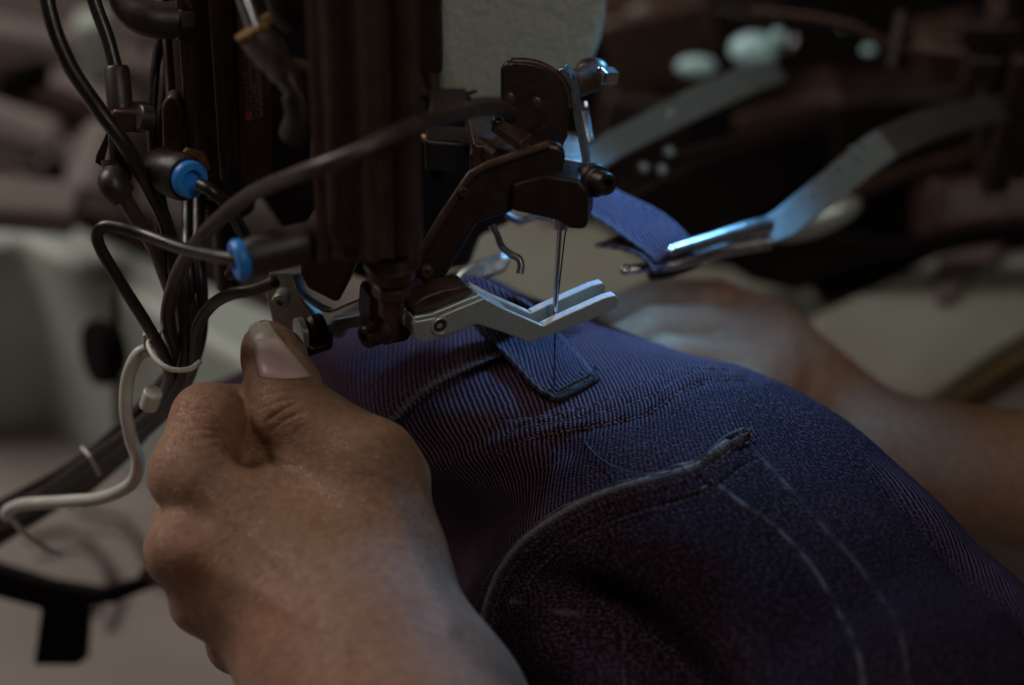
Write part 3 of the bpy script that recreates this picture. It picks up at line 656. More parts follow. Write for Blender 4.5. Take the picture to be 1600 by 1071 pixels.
# ------------------------------------------------------------------ belt loops
def strip(name, rws, thick, m, parent, label=None, cat=None, nu_=14, nv_=10, ribv=1.0, hem=True):
    q = [[np.array(W(*p)) for p in r] for r in rws]; cc = [crom(r, nu_) for r in q]; n_u = len(cc[0])
    A = np.array([crom([cc[i][j] for i in range(len(cc))], nv_) for j in range(n_u)]).transpose(1, 0, 2); n_v = A.shape[0]
    uu = np.concatenate([np.zeros((n_v, 1)), np.cumsum(np.linalg.norm(np.diff(A, axis=1), axis=2), 1)], 1) * 1000
    vv = np.repeat((np.concatenate([np.zeros((1, n_u)), np.cumsum(np.linalg.norm(np.diff(A, axis=0), axis=2), 0)], 0) * 1000)[:, [n_u // 2]], n_u, 1)
    N_ = gnorm(A); N_ *= -np.sign((N_ @ np.array(FWD)).mean())
    s = np.linspace(0, 1, n_u)[None, :]
    if hem: A = A + N_ * ((-.25 * np.exp(-((s - .15) / .03) ** 2) - .25 * np.exp(-((s - .85) / .03) ** 2)) * mm)[..., None]
    b = MB(); b.v = [tuple(p) for p in A.reshape(-1, 3)]; b.f = [(i * n_u + j, i * n_u + j + 1, (i + 1) * n_u + j + 1, (i + 1) * n_u + j) for i in range(n_v - 1) for j in range(n_u - 1)]
    o = b.build(name, m, parent, smooth=180)
    if N_.mean(axis=(0, 1)) @ np.array(o.data.polygons[0].normal) < 0: o.data.flip_normals()
    wo = np.broadcast_to(.25 * np.exp(-(s / .04) ** 2) + .25 * np.exp(-((1 - s) / .04) ** 2), uu.shape)
    set_cloth(o, uu, vv, np.full(uu.shape, ribv), wo.copy())
    sm = o.modifiers.new('cloth thickness', 'SOLIDIFY'); sm.thickness = thick * mm; sm.offset = -1
    bv = o.modifiers.new('bevel', 'BEVEL'); bv.width = .0003; bv.segments = 2; bv.limit_method = 'ANGLE'
    return o, b
def sd(x, y, lift):
    a, n = hit(jbv, x, y)
    return (x, y, (a - CAM).dot(FWD) * 100 - lift)
loop, lb = strip('belt_loop', [
    [(655, 446, 71.8), (705, 436, 72.2), (745, 430, 72.5)],
    [(702, 484, 70.6), (757, 472, 70.9), (806, 464, 71.1)],
    [sd(741, 510, 1.2), sd(800, 500, 1.2), sd(850, 496, 1.0)],
    [sd(790, 552, 1.05), sd(843, 536, 1.0), sd(884, 530, .75)],
    [sd(838, 603, .62), sd(880, 586, .5), sd(916, 568, .32)],
    [sd(868, 622, .3), sd(903, 605, .28), sd(931, 588, .25)]], 1.5, M_denim2, None)
tag(loop, 'denim belt loop strip lying on the jeans under the needle, its end folded under', 'belt loop')
lbv = BVHTree.FromPolygons(lb.v, lb.f)
stitches('stitch_line', [(795, 548), (842, 600), (868, 612)], M_thread, pitch=7, r=.3, parent=loop, bvh=lbv)
fe = MB().tube([W(*sd(858, 618, .16)), W(*sd(872, 624, .14)), W(*sd(905, 608, .14)), W(*sd(932, 592, .14))], .0012, 12, 8)
for i in range(110):
    t_ = random.random(); x_ = 860 + 72 * t_; y_ = 621 - 31 * t_ + random.uniform(-13, 6); q_ = W(*sd(x_, y_, .2)); a_ = Vector((random.uniform(-1, 1), random.uniform(-1, 1), random.uniform(-.4, .6))).normalized()
    b_ = a_.orthogonal().normalized(); fe.ellip(q_ + Vector((0, 0, random.uniform(0, .0009))), b_ * .00035, a_.cross(b_) * .00035, a_ * random.uniform(.0007, .0013), 6, 5)
o = fe.build('folded_edge', M_raw, loop)
for q in range(2):
    stitches('bar_tack', [(872, 617 - q * 7), (900, 604 - q * 7), (926, 590 - q * 7)], M_thread, pitch=3.5, ln=.9, r=.28, parent=loop, bvh=lbv, lift=.35)

# ------------------------------------------------------------------ sewing machine head (fixed casting and what is bolted to it)
X, Y, Zu = Vector((1, 0, 0)), Vector((0, 1, 0)), Vector((0, 0, 1))
mach = thing('sewing_machine', W(800, 260, 76), 'belt loop sewing machine head with cream crinkle paint, dark brackets and a long needle', 'sewing machine')
def plate(name, pix, p0, n, thick, m, parent, bevel=.0006, smooth=35):
    n = Vector(n).normalized(); poly = fpoly(pix, p0, n)
    s = n if n.dot(FWD) > 0 else -n
    return MB().prism(poly, s * thick).build(name, m, parent, bevel=bevel, smooth=smooth)
NF = Vector((.12, -1, .0))   # faces that look at the camera, upright
hp = W(800, 100, 76)
plate('head_casting', [(680, -160), (958, -160), (952, -10), (949, 30), (942, 66), (930, 100), (912, 130), (885, 150), (800, 200), (690, 250), (686, 120), (679, 40)], hp, NF, .09, M_cream, mach, .004)
plate('side_cover', [(560, -160), (676, -160), (676, 40), (684, 120), (688, 220), (560, 220)], W(640, 80, 75.6), NF, .085, M_brown, mach, .0015)
plate('back_cover', [(395, -160), (566, -160), (566, 215), (660, 220), (660, 440), (600, 452), (470, 400), (400, 300)], W(520, 200, 76.5), NF, .08, M_blackm, mach, .0015)
plate('lower_casting', [(640, 200), (800, 190), (800, 350), (752, 372), (735, 420), (650, 430), (640, 400)], W(700, 300, 75.8), NF, .06, M_crink, mach, .002)
MB().lathe(W(684, 266, 75.0), -Y, [(0, 15 * .00019), (.001, 17 * .00019), (.0022, 17 * .00019), (.0026, 15.5 * .00019), (.0026, 9 * .00019), (.0005, 8 * .00019)], 28).build('round_screw', M_dark, mach)
# guard bracket: rounded plate with bent bright rim
gp = W(835, 165, 68.5); GN = Vector((.25, -1, .12))
g = plate('guard_bracket', [(785, 178), (785, 112), (791, 100), (803, 96), (826, 98), (850, 105), (872, 120), (885, 142), (890, 170), (888, 215), (872, 245), (850, 250), (815, 214), (790, 192)], gp, GN, .0030, M_dark, mach, .0008)
MB().tube(fpoly([(800, 96), (826, 97), (850, 104), (873, 119), (886, 141), (891, 168)], W(840, 160, 68.6), GN), .0011, 10, 8).build('bracket_rim', M_brown, mach)
for a, b_ in ((796, 155), (838, 162)):
    p = plane_pt(a, b_, gp, GN.normalized()); MB().ellip(p, X * .0018, Zu * .0022, GN.normalized() * .0009).build('rivet', M_brown, mach)
rim = MB()
pl = fpoly([(872, 110), (886, 128), (892, 150), (897, 190), (905, 230), (910, 262), (908, 275)], W(890, 190, 68.9), GN)
rv = Vector((.3, .95, .05)).normalized() * .0035
Pq = [Vector(p) for p in crom(pl, 6)]
vs = []; 
for p in Pq: vs += [p, p + Vector((.0014, 0, 0.0006)), p + rv + Vector((.0014, 0, .0006)), p + rv]
fs = []
for i in range(len(Pq) - 1):
    for k in range(4): fs.append((4 * i + k, 4 * i + (k + 1) % 4, 4 * i + 4 + (k + 1) % 4, 4 * i + 4 + k))
fs += [(0, 1, 2, 3), tuple(4 * (len(Pq) - 1) + k for k in (3, 2, 1, 0))]
rim.add(vs, fs).build('bent_strip', M_steel, mach, bevel=.0004)
# bracket body behind: top faces + lever
plate('needle_bar_block', [(800, 290), (850, 275), (905, 282), (919, 300), (918, 352), (912, 359), (890, 358), (868, 345), (800, 330)], W(860, 310, 65.4), (-.15, -1, .1), .013, M_dark, mach, .0015)
MB().box(W(825, 235, 70.2), (.8, .2, -.25), (-.1, 1, 0), (0, 0, 1), .036, .022, .008).build('bracket_arm', M_brown, mach, bevel=.001)
plate('knife_lever', [(735, 270), (760, 258), (858, 225), (876, 228), (884, 240), (880, 292), (850, 305), (792, 335), (746, 350), (700, 428), (684, 447), (668, 450), (648, 432), (645, 418), (655, 396)], W(760, 320, 66.0), (.05, -1, .15), .005, M_dark, mach, .0014)
MB().tube(fpoly([(648, 425), (657, 396), (690, 340), (736, 272), (760, 259), (857, 226)], W(760, 320, 65.9), Vector((.05, -1, .15)).normalized()), .0012, 10, 4, curve=False).build('lever_edge', M_brown, mach)
lp = W(800, 210, 67.5)
MB().prism([Z_ for Z_ in fpoly([(766, 192), (786, 186), (832, 209), (812, 224)], lp, Vector((0, -.35, 1)).normalized())], (0, 0, -.0028)).build('brass_block', M_alu, mach, bevel=.0005)
MB().ellip(W(776, 190, 67.2), X * .0017, Y * .0017, Zu * .0014).build('rivet', M_brown, mach)
for (x, y, d, r) in ((934, 284, 65.6, 26),):
    p = W(x, y, d); a = Vector((.45, -.85, .25)).normalized(); k = r * .000178
    MB().lathe(p - a * .006, a, [(0, k * .9), (.001, k), (.005, k), (.006, k * .86), (.0062, k * .72), (.0105, k * .70), (.0115, k * .6), (.0115, k * .35), (.008, k * .33)], 30).build('clamp_screw', M_dark, mach)
    MB().tube(fpoly([(880, 300), (895, 280), (912, 262)], W(900, 280, 67.8), Vector((0, -1, 0))), .0008, 8, 6).build('wire_clip', M_rust, mach)
a = Vector((.9, .1, .3)).normalized()
MB().cyl(W(893, 133, 69.6), W(934, 118, 70.2), .0042, .0042).build('spacer', M_brown, mach)
MB().ellip(W(925, 110, 70.6), X * .005, Y * .005, Zu * .0035).build('washer', M_dark, mach)
MB().cyl(W(934, 120, 69.8), W(955, 120, 70.6), .0030, .0030, 6).build('hex_bolt', M_chrome, mach, bevel=.0003)
sp = MB(); pts = []
for i in range(150):
    t = i / 149; th = t * 2 * math.pi * 14; p = W(910 + 8 * t, 163 + 55 * t, 71.5); pts.append(p + X * math.cos(th) * .0016 + Y * math.sin(th) * .0016)
sp.tube(pts, .00030, 6, 2).build('coil_spring', M_chrome, mach)
for x, y, d, r in ((852, 290, 65.7, .0022), (668, 425, 65.7, .0016), (724, 300, 65.6, .0014), (820, 290, 65.7, .0012)):
    MB().lathe(W(x, y, d), Vector((-.05, -1, .15)), [(-.002, r), (.0006, r), (.0009, r * .8), (.0009, r * .4), (.0002, r * .35)], 20).build('rivet', M_brown, mach)
for pts_ in ([(655, 150, 73.5), (690, 158, 73.2), (720, 150, 73), (746, 142, 72.8)], [(668, 165, 73.4), (700, 170, 73.2), (735, 152, 73)], [(662, 110, 73.8), (672, 140, 73.6), (690, 176, 73.4)]):
    MB().tube([W(*p_) for p_ in pts_], .0012, 8, 8, r1=.0005).build('lint_strand', M_blackm, mach)
MB().box(W(700, 172, 72.5), X, Y, Zu, .011, .02, .006).build('top_bracket', M_dark, mach, bevel=.001)
MB().box(W(722, 235, 70.5), (1, .2, -.2), Y, Zu, .022, .012, .010).build('spring_box', M_dark, mach, bevel=.0012)
MB().box(W(760, 250, 69.5), (1, .2, -.3), Y, Zu, .010, .010, .007).build('pivot_block', M_brown, mach, bevel=.001)
MB().cyl(W(748, 225, 69), W(775, 246, 68.6), .0028).build('pivot_pin', M_brown, mach)
MB().tube([W(660, 215, 72), W(690, 222, 71.5), (W(720, 212, 71)), W(752, 222, 70.5)], .0014, 10).build('oil_pipe', M_rust, mach)
# presser lever, wire hook
hk = [W(x, y, 69.6) for x, y in ((768, 352), (776, 366), (783, 384), (797, 397), (810, 404), (814, 416), (812, 428))]
MB().tube(hk, .0010, 12, 8, r1=.0011).build('thread_hook', M_steel, mach)
MB().tube([W(x, y, 71.5) for x, y in ((790, 335), (812, 345), (838, 338), (860, 342))], .0012, 8).build('thread_guide', M_steel, mach)
# needle
nb = W(866, 602, 70.0); nb = hit(lbv, 866, 602)[0] or nb
def over(px_, py_): # point straight above the stitch point
    r = ray(px_, py_); t = ((nb - CAM).dot(Y)) / r.y; return CAM + r * t
n0 = over(866, 600); nt_ = over(867, 500); ntp = over(875, 348)
MB().tube([ntp, over(870, 420), over(868, 470)], .00075, 14, 3, r1=.0007, curve=False).lathe(over(868.3, 462), (nt_ - over(868.3, 462)), [(0, .0007), ((nt_ - over(868.3, 462)).length * .55, .00078), ((nt_ - over(868.3, 462)).length * .8, .0006), ((nt_ - over(868.3, 462)).length, .00008)], 14).build('needle', M_chrome, mach)
MB().cyl(over(877, 310), over(875, 356), .0024, .0020).build('needle_bar', M_steel, mach)
th = MB().tube([over(890, 345) + Y * .001, over(883, 370) + Y * .001, over(878, 410), over(871, 470), over(868, 508), over(867, 540), n0 - Zu * .0006], .00022, 8, 6, curve=True)
tag(th.build('needle_thread', M_thread2), 'dark sewing thread running from the needle down to the belt loop', 'thread')

# ------------------------------------------------------------------ fork foot
foot = thing('presser_foot', W(690, 525, 67.5), 'bright steel two pronged fork foot bent upward around the needle', 'presser foot')
FN = Vector((.46, -1, 0)).normalized(); fp = W(860, 515, 68.6) ; fpl = Vector((nb.x, nb.y, 0))
fp = over(867, 505) - FN * -.0036     # near prong stands just in front of the needle
wv = -FN
def edge(pix, depth_mm): return [p + wv * depth_mm * mm for p in fpoly(pix, fp, FN)]
front = [(650, 503), (682, 497), (755, 467), (790, 485), (847, 510), (868, 500), (945, 466), (961, 462), (967, 467), (964, 482), (925, 500), (880, 517), (831, 537), (788, 521), (745, 507), (691, 527), (663, 536), (648, 530), (646, 510)]
fb = MB(); poly = edge(front, 0); fb.prism(poly, wv * 2.3 * mm)                       # near prong, whole length
o = fb.build('prong', M_foot, foot, bevel=.00035, smooth=30)
for dep in (-.15, 7.85):  # thin white strips stand in for light caught on the prong tops
    MB().prism(edge([(848, 509.6), (868, 499.6), (945, 465.4), (961, 461.2), (962, 463), (945, 467.6), (868, 502), (848, 512)], dep), wv * 2.6 * mm).build('highlight_edge', M_edge, foot, bevel=.0002)
    MB().prism(edge([(756, 466), (790, 484), (847, 509), (846, 511), (789, 486), (755, 468.5)], dep), wv * (.5 if dep < 0 else 2.6) * mm).build('highlight_edge', M_edge, foot, bevel=.0001)
back = [(650, 503), (682, 497), (755, 467), (785, 483), (812, 494), (880, 462), (950, 432), (965, 430), (976, 436), (966, 446), (890, 484), (830, 512), (790, 524), (745, 507), (691, 527), (663, 536), (648, 530)]
far = [p + wv * 9.5 * mm for p in fpoly([(x, y) for x, y in back], fp, FN)]
MB().prism([p for p in [q for q in edge([(650, 503), (682, 497), (755, 467), (790, 485), (847, 510), (868, 500), (945, 466), (961, 462), (967, 467), (964, 482), (925, 500), (880, 517), (831, 537), (788, 521), (745, 507), (691, 527), (663, 536), (648, 530), (646, 510)], 8.0)]], wv * 2.3 * mm).build('prong', M_foot, foot, bevel=.00035, smooth=30)
MB().prism(edge([(651, 504), (682, 498), (755, 468), (788, 484.5), (800, 492), (792, 521), (745, 506), (691, 526), (663, 535), (649, 529)], 2.9), wv * 5.3 * mm).build('shank', M_foot, foot, bevel=.0004, smooth=30)
MB().prism(edge([(654, 500), (682, 495), (748, 467), (738, 455), (700, 462), (668, 474), (652, 486)], 3.2), wv * 7.5 * mm).build('top_block', M_brown, foot, bevel=.0006)
sp_ = plane_pt(687, 509, fp, FN); MB().lathe(sp_, FN, [(-.001, .0028), (.0005, .0027), (.0007, .0024), (.0005, .0020), (-.0009, .0018)], 26, caps=False).build('countersink_rim', M_foot, foot)
MB().lathe(sp_, FN, [(-.002, .0021), (.0001, .0019), (.0001, .0008), (-.0006, .0007)], 26).build('screw', M_brown, foot)
# clevis carrying the foot
ck = W(608, 500, 66.6)
plate('clevis', [(584, 462), (632, 458), (642, 480), (645, 522), (638, 534), (604, 541), (582, 536), (577, 500), (580, 470)], ck, (.35, -1, .1), .012, M_brown, foot, .001)
ax_ = Vector((-.75, -.62, -.1)).normalized(); p = W(585, 520, 66.2)
MB().lathe(p, ax_, [(-.003, .0036), (.0005, .0037), (.0008, .0034), (.0030, .0034), (.0036, .0030), (.0036, .0015), (.0018, .0013)], 28).build('clamp_bolt', M_alu, foot)

# ------------------------------------------------------------------ air cylinders
def vert(px_, py_, d): return W(px_, py_, d)
def groove_profile(cx, cy, wx, wy, rot, lobes):
    """rounded square aluminium extrusion profile with bulged corner tubes and slots"""
    out = []; n = 96
    for i in range(n):
        th = 2 * math.pi * i / n; cth, sth = math.cos(th), math.sin(th); m_ = max(abs(cth), abs(sth)); r = 1 / m_
        r = min(r, 1.16); q = abs((th / (math.pi / 2)) % 1 - .5) * 2      # 0 on corner, 1 mid side
        if q > .80: r *= .92
        elif q > .62: r *= 1.0
        elif q > .5: r *= .94
        x, y = r * cth * wx / 2, r * sth * wy / 2; out.append((cx + x * math.cos(rot) - y * math.sin(rot), cy + x * math.sin(rot) + y * math.cos(rot)))
    return out
def cylinder(base, height, wx, wy, rot, m, parent, bevel=.0004):
    prof = groove_profile(base.x, base.y, wx, wy, rot, 4)
    MB().prism([Vector((x, y, base.z)) for x, y in prof], (0, 0, height)).build('barrel', m, parent, smooth=28)
# left one, in focus, with the label
b0 = W(330, 272, 70.8)
cyl1 = thing('air_cylinder', b0, 'left air cylinder, brown square body with a small label and orange mark', 'air cylinder', 'air cylinders of the sewing head')
bb = Vector((W(340, 272, 71.2).x, b0.y + .012, b0.z))
cylinder(bb, .12, .0262, .026, .35, M_alu, cyl1)
MB().cyl(bb + Zu * .0 - Zu * .010, bb + Zu * .001, .0105, .0105).build('end_cap', M_dark, cyl1)
tb_ = MB()
for i in range(5): tb_.lathe(bb - Zu * (.012 + i * .0014), Zu, [(0, .0085), (.0007, .0094), (.0014, .0085)], 28, caps=False)
tb_.build('threaded_collar', M_dark, cyl1)
MB().cyl(bb - Zu * .045, bb - Zu * .008, .004).build('piston_rod', M_dark, cyl1)
plate('side_plate', [(252, 170), (262, 152), (276, 152), (284, 170), (288, 290), (256, 290)], W(270, 220, 68.4), (0, -1, 0), .006, M_brown, cyl1, .001)
plate('flat_bar', [(250, -60), (298, -60), (318, 250), (300, 275), (272, 275)], W(285, 120, 69.6), (.3, -1, 0), .006, M_alu, cyl1, .0008)
# label: lies on a flat rib in front of the barrel
LN = Vector((.25, -1, 0)).normalized(); l0 = W(392, 110, 68.9)
plate('label_rib', [(366, -60), (422, -60), (426, 285), (378, 285)], l0, LN, .006, M_alu, cyl1, .0008)
lab = plate('label', [(372, 28), (404, 28), (411, 182), (385, 192)], l0 + LN * .0003, LN, .0003, M_label, cyl1, 0)
def text(body, px_, py_, hpx, m, parent, rot90=True, p0=None, n=LN, name='print'):
    cu = bpy.data.curves.new('t', 'FONT'); cu.body = body; cu.size = hpx * .000185 * 1.3; cu.extrude = .00003; cu.align_x = 'LEFT'
    o = bpy.data.objects.new('t', cu); COL.objects.link(o); dg = bpy.context.evaluated_depsgraph_get(); me = bpy.data.meshes.new_from_object(o.evaluated_get(dg)); bpy.data.objects.remove(o)
    p = plane_pt(px_, py_, p0, n); xa = (Zu if rot90 else Zu.cross(n)).normalized(); za = n; ya = za.cross(xa)
    b = MB(); b.v = [tuple(p + xa * v.co.x + ya * v.co.y + za * (v.co.z + .00008)) for v in me.vertices]; b.f = [tuple(q.vertices) for q in me.polygons]
    return b.build(name, m, parent, flat=True)
lp0 = l0 + LN * .0003
text('SMC', 405, 170, 13, M_ink, lab, p0=lp0); text('JAPAN', 400, 128, 6, M_ink, lab, p0=lp0)
text('CDQ2B32-30DCM', 391, 170, 10, M_ink, lab, p0=lp0)
MB().lathe(plane_pt(400, 178, lp0, LN), LN, [(0, .0010), (.0001, .0010), (.0001, .0006), (0, .0006)], 24, caps=False).build('ring_mark', M_ink, lab)
MB().prism(fpoly([(384, 178), (392, 175), (393, 185), (385, 189)], lp0 + LN * .00012, LN), -LN * .0001).build('orange_mark', M_orange, lab)
for x_, d_, r_ in ((352, 69.2, .0014), (302, 69.4, .0012)):
    q_ = W(x_, 280, d_); MB().cyl(q_, q_ + Zu * .13, r_).build('tie_rod', M_alu, cyl1)
# right one, nearer and out of focus
b0 = W(578, 420, 62.5)
cyl2 = thing('air_cylinder', b0, 'right air cylinder, dark brown grooved body standing directly above the fork foot', 'air cylinder', 'air cylinders of the sewing head')
bb = Vector((b0.x - .000, b0.y + .010, W(578, 425, 62.5).z))
cylinder(bb + Zu * .004, .14, .0245, .024, .28, M_alu, cyl2)
for x_, d_, r_ in ((584, 60.9, .0016), (648, 61.6, .0014), (505, 61.9, .0014)):
    q_ = W(x_, 408, d_); MB().cyl(q_, q_ + Zu * .13, r_).build('tie_rod', M_alu, cyl2)
cc_ = W(607, 400, 62.6); cc_ = Vector((cc_.x, cc_.y + .008, cc_.z))
tb_ = MB()
for i in range(6): tb_.lathe(cc_ - Zu * (.0015 + i * .0012), Zu, [(0, .0066), (.0006, .0072), (.0012, .0066)], 28, caps=False)
tb_.lathe(cc_ - Zu * .0115, Zu, [(0, .0050), (.001, .0064), (.0115, .0064)], 28); tb_.build('threaded_collar', M_brown, cyl2)
MB().cyl(cc_ - Zu * .022, cc_ - Zu * .008, .0034).build('piston_rod', M_brown, cyl2)
MB().cyl(cc_ - Zu * .0165, cc_ - Zu * .0125, .0052, seg=6).build('lock_nut', M_brown, cyl2, bevel=.0003)
plate('mounting_block', [(470, 360), (522, 330), (560, 340), (560, 400), (530, 470), (524, 474), (480, 452), (468, 430)], W(510, 420, 66.0), (-.2, -1, 0), .014, M_brown, cyl2, .001)
plate('port_block', [(484, -60), (560, -60), (570, 60), (570, 340), (500, 360), (482, 250)], W(525, 150, 62.5), (-.2, -1, 0), .012, M_brown, cyl2, .002)
MB().box(W(655, 20, 63.5), X, Y, Zu, .012, .012, .03).build('sensor_block', M_dark, cyl2, bevel=.001)
for x, y, d in ((505, 40, 61.4), (505, 300, 62.2), (548, 392, 62.0), (548, 90, 61.2)):
    MB().lathe(W(x, y, d), Vector((-.2, -1, .1)), [(-.003, .0022), (.001, .0022), (.0013, .0018), (.0013, .0011), (0, .001)], 20).build('screw', M_dark, cyl2)
MB().lathe(W(622, 40, 60.6), Vector((.1, -1, .1)), [(-.004, .0048), (.001, .0048), (.002, .0040), (.002, .0022), (0, .002)], 24).build('cap_screw', M_dark, cyl2)

# ------------------------------------------------------------------ fittings
def fitting(label, base, tip, r, ringr, brass=True, group='push-in fittings on the air cylinders', elbow=None):
    base, tip = Vector(base), Vector(tip); t = thing('hose_fitting', base, label, 'hose fitting', group); a = (tip - base); L = a.length; a.normalize()
    MB().lathe(base, a, [(0, r * .80), (L * .12, r * .86), (L * .2, r * .98), (L * .55, r), (L * .9, r), (L, r * .88)], 32).build('body', M_fit, t)
    MB().lathe(tip + a * .0002, a, [(-.001, ringr * .7), (0, ringr * .93), (.0008, ringr), (.0022, ringr), (.0030, ringr * .9), (.0032, ringr * .55), (.0010, ringr * .48)], 32).build('release_ring', M_blue, t)
    if brass: MB().lathe(base - a * .0035, a, [(0, r * .84), (.0006, r * .95), (.0034, r * .95), (.0040, r * .8)], 6).build('hex_collar', M_rust, t, bevel=.0004)
    return t
ft1 = fitting('black push-in fitting facing right with a bright blue ring, on the left air cylinder', W(246, 262, 67.4), W(292, 279, 66.0), .0066, .0052, False)
MB().lathe(W(298, 262, 68.3), Vector((.3, -.4, .55)), [(-.004, .0052), (.003, .0052), (.004, .0045)], 6).build('hex_collar', M_rust, ft1, bevel=.0004)
ft2 = fitting('lower black push-in fitting with blue ring at its left end, screwed into the nearer cylinder', W(530, 366, 62.8), W(384, 404, 62.0), .0054, .0055, True)
t = thing('hose_fitting', W(240, 25, 67), 'large black elbow fitting at the top edge above the left hoses', 'hose fitting', 'push-in fittings on the air cylinders')
MB().tube([W(190, -30, 67.5), W(205, 10, 67.2), W(235, 30, 67), W(290, 32, 67.2)], .0052, 24).build('body', M_fit, t)
MB().cyl(W(272, 32, 67.1), W(300, 32, 67.3), .0060, .0060, 8).build('hex_collar', M_dark, t, bevel=.0003)
# speed controller, silver barrel
t = thing('flow_valve', W(470, 130, 61.5), 'tilted silver flow control valve with stepped barrel and brass nut beside the label', 'flow valve')
MB().lathe(W(398, 52, 61), W(468, 150, 61.6) - W(398, 52, 61), [(0, .0040), (.0006, .0046), (.0075, .0046), (.0085, .0040), (.0125, .0038), (.0130, .0031), (.0200, .0031), (.0205, .0024)], 28).build('barrel', M_dsteel, t)
MB().cyl(W(372, -30, 60.8), W(400, 50, 61), .0020).build('spindle', M_steel, t)
MB().lathe(W(400, 48, 61), W(468, 150, 61.6) - W(398, 52, 61), [(-.0015, .0062), (.0005, .0062)], 6).build('lock_nut', M_rust, t, bevel=.0003)
MB().tube([W(455, 120, 61.8), W(490, 128, 61.6), W(530, 120, 61.8)], .0050, 20).build('side_port', M_brown, t)
MB().tube([W(466, 148, 61.6), W(472, 180, 61.8), W(462, 210, 62.4)], .0044, 20).build('lower_body', M_fit, t)
MB().tube([W(440, -40, 62.5), W(452, 10, 62.5), W(470, 30, 62.6)], .0056, 20).build('upper_body', M_dark, t)

# T connector hanging in the hose
t = thing('hose_connector', W(190, 190, 67), 'dark T shaped hose connector hanging in the black hoses left of the cylinder', 'hose connector')
MB().lathe(W(182, 104, 67), W(188, 170, 67) - W(182, 104, 67), [(0, .0030), (.001, .0036), (.012, .0036), (.0122, .0030)], 24).build('sleeve', M_fit, t)
MB().box(W(205, 183, 67), X, Y, Zu, .0092, .0075, .0068).build('tee_body', M_brown, t, bevel=.001)
MB().cyl(W(216, 184, 66.4), W(238, 186, 66.6), .0036).build('side_knob', M_fit, t)
MB().cyl(W(183, 196, 67), W(185, 256, 67), .0026).build('stem', M_rubber, t)
MB().tube([W(182, 250, 67), W(183, 272, 67), W(176, 288, 66.6), W(190, 305, 66.8)], .0042, 20).build('elbow', M_fit, t)
plate('tab', [(168, 205), (172, 215), (160, 262), (148, 255), (150, 244)], W(160, 235, 67.5), (0, -1, 0), .002, M_fit, t, .0004)

# ------------------------------------------------------------------ hoses
HG = 'air hoses of the sewing head'
def hose(pts, r, m, label, cat='hose', group=HG, name='air_hose'):
    return tag(MB().tube([W(*p) for p in pts], r * mm, 16, 10).build(name, m, smooth=180), label, cat, group)
hose([(66, -60, 65), (78, 20, 65), (105, 95, 65.2), (150, 165, 65.6), (196, 228, 66), (236, 300, 67), (262, 360, 68), (276, 440, 68.5), (290, 520, 69), (285, 580, 70), (245, 640, 72), (150, 715, 75), (40, 790, 78), (-60, 850, 80)], 2.15, M_rubber, 'thick black hose sweeping from the top left corner down into the bundle')
hose([(130, -50, 67), (150, 10, 67), (168, 60, 67), (181, 108, 67)], 2.0, M_rubber, 'glossy black hose entering the top of the T connector')
hose([(188, 300, 66.8), (212, 340, 67.2), (240, 385, 68), (262, 440, 69), (282, 500, 70), (290, 560, 71), (262, 620, 72.5), (190, 690, 75), (90, 760, 77), (-60, 830, 80)], 2.2, M_rubber2, 'black hose leaving the elbow under the T connector')
hose([(380, 406, 62), (345, 402, 62.6), (290, 390, 64), (235, 370, 65.2), (190, 356, 65.6), (163, 354, 65.8), (152, 368, 66), (160, 394, 66.2), (190, 445, 66.6), (228, 505, 67.4), (258, 560, 69), (262, 600, 70.5), (225, 660, 73), (140, 730, 76), (20, 810, 79), (-60, 860, 81)], 1.75, M_rubber, 'brown black hose hooked back in a tight loop left of the lower blue ring')
hose([(840, 215, 72), (800, 178, 68.5), (762, 168, 64.5), (700, 182, 61.0), (640, 198, 59.2), (560, 238, 58.4), (480, 268, 59), (400, 300, 61.5), (340, 345, 63.5), (296, 395, 65.5), (272, 445, 67), (262, 500, 68), (275, 560, 70), (268, 620, 72), (220, 675, 74), (120, 750, 77), (-40, 850, 81)], 2.1, M_rubber2, 'long dusty brown hose running across both air cylinders to the head bracket')
hose([(430, 440, 65), (400, 452, 65.4), (360, 460, 66), (328, 480, 67), (308, 515, 68), (302, 570, 69.5), (272, 630, 72), (200, 700, 75), (100, 780, 78), (-40, 870, 81)], 1.75, M_rubber2, 'short brown hose branching right from the bundle below the lower fitting')
hose([(256, 40, 70), (244, 100, 70), (238, 170, 70), (240, 240, 70.2), (252, 310, 70.5), (268, 380, 70.5), (300, 440, 70), (306, 500, 70), (300, 560, 71), (278, 610, 72.5), (235, 670, 75)], 1.5, M_rubber, 'thin black hose hanging straight down behind the T connector')
hose([(262, 60, 71), (258, 140, 71), (246, 220, 71), (246, 330, 71), (262, 400, 71), (284, 470, 71), (296, 540, 71.5), (280, 600, 73), (210, 700, 76), (110, 790, 79)], 1.3, M_rubber, 'thinnest black hose hanging behind the left air cylinder')
hose([(312, 288, 65.4), (332, 300, 65.2), (356, 322, 65.6), (372, 350, 66.4), (384, 385, 67.5), (360, 430, 69)], 1.8, M_rubber, 'short dark tube coming out of the upper blue ring')
tag(MB().ellip(W(364, 388, 66), X * .0015, Y * .0015, Zu * .0022).build('drain_cock', M_chrome), 'small shiny metal nipple left of the lower blue ring', 'nipple')
for i, (dx, dy) in enumerate(((-6, -14), (10, 8))):
    hose([(300 + dx, 240, 72), (300 + dx, 330, 71), (300 + dx, 400, 70), (305 + dx, 470, 70), (300 + dx, 540, 71), (270 + dx, 600 + dy, 72.6), (205 + dx, 672 + dy, 75), (110, 745 + dy, 78), (-50, 830 + dy, 81)], 2.0, M_rubber, ('black hose at the left inside the upright bundle', 'black hose at the right inside the upright bundle')[i])
CG = 'white cables and ties on the hose bundle'
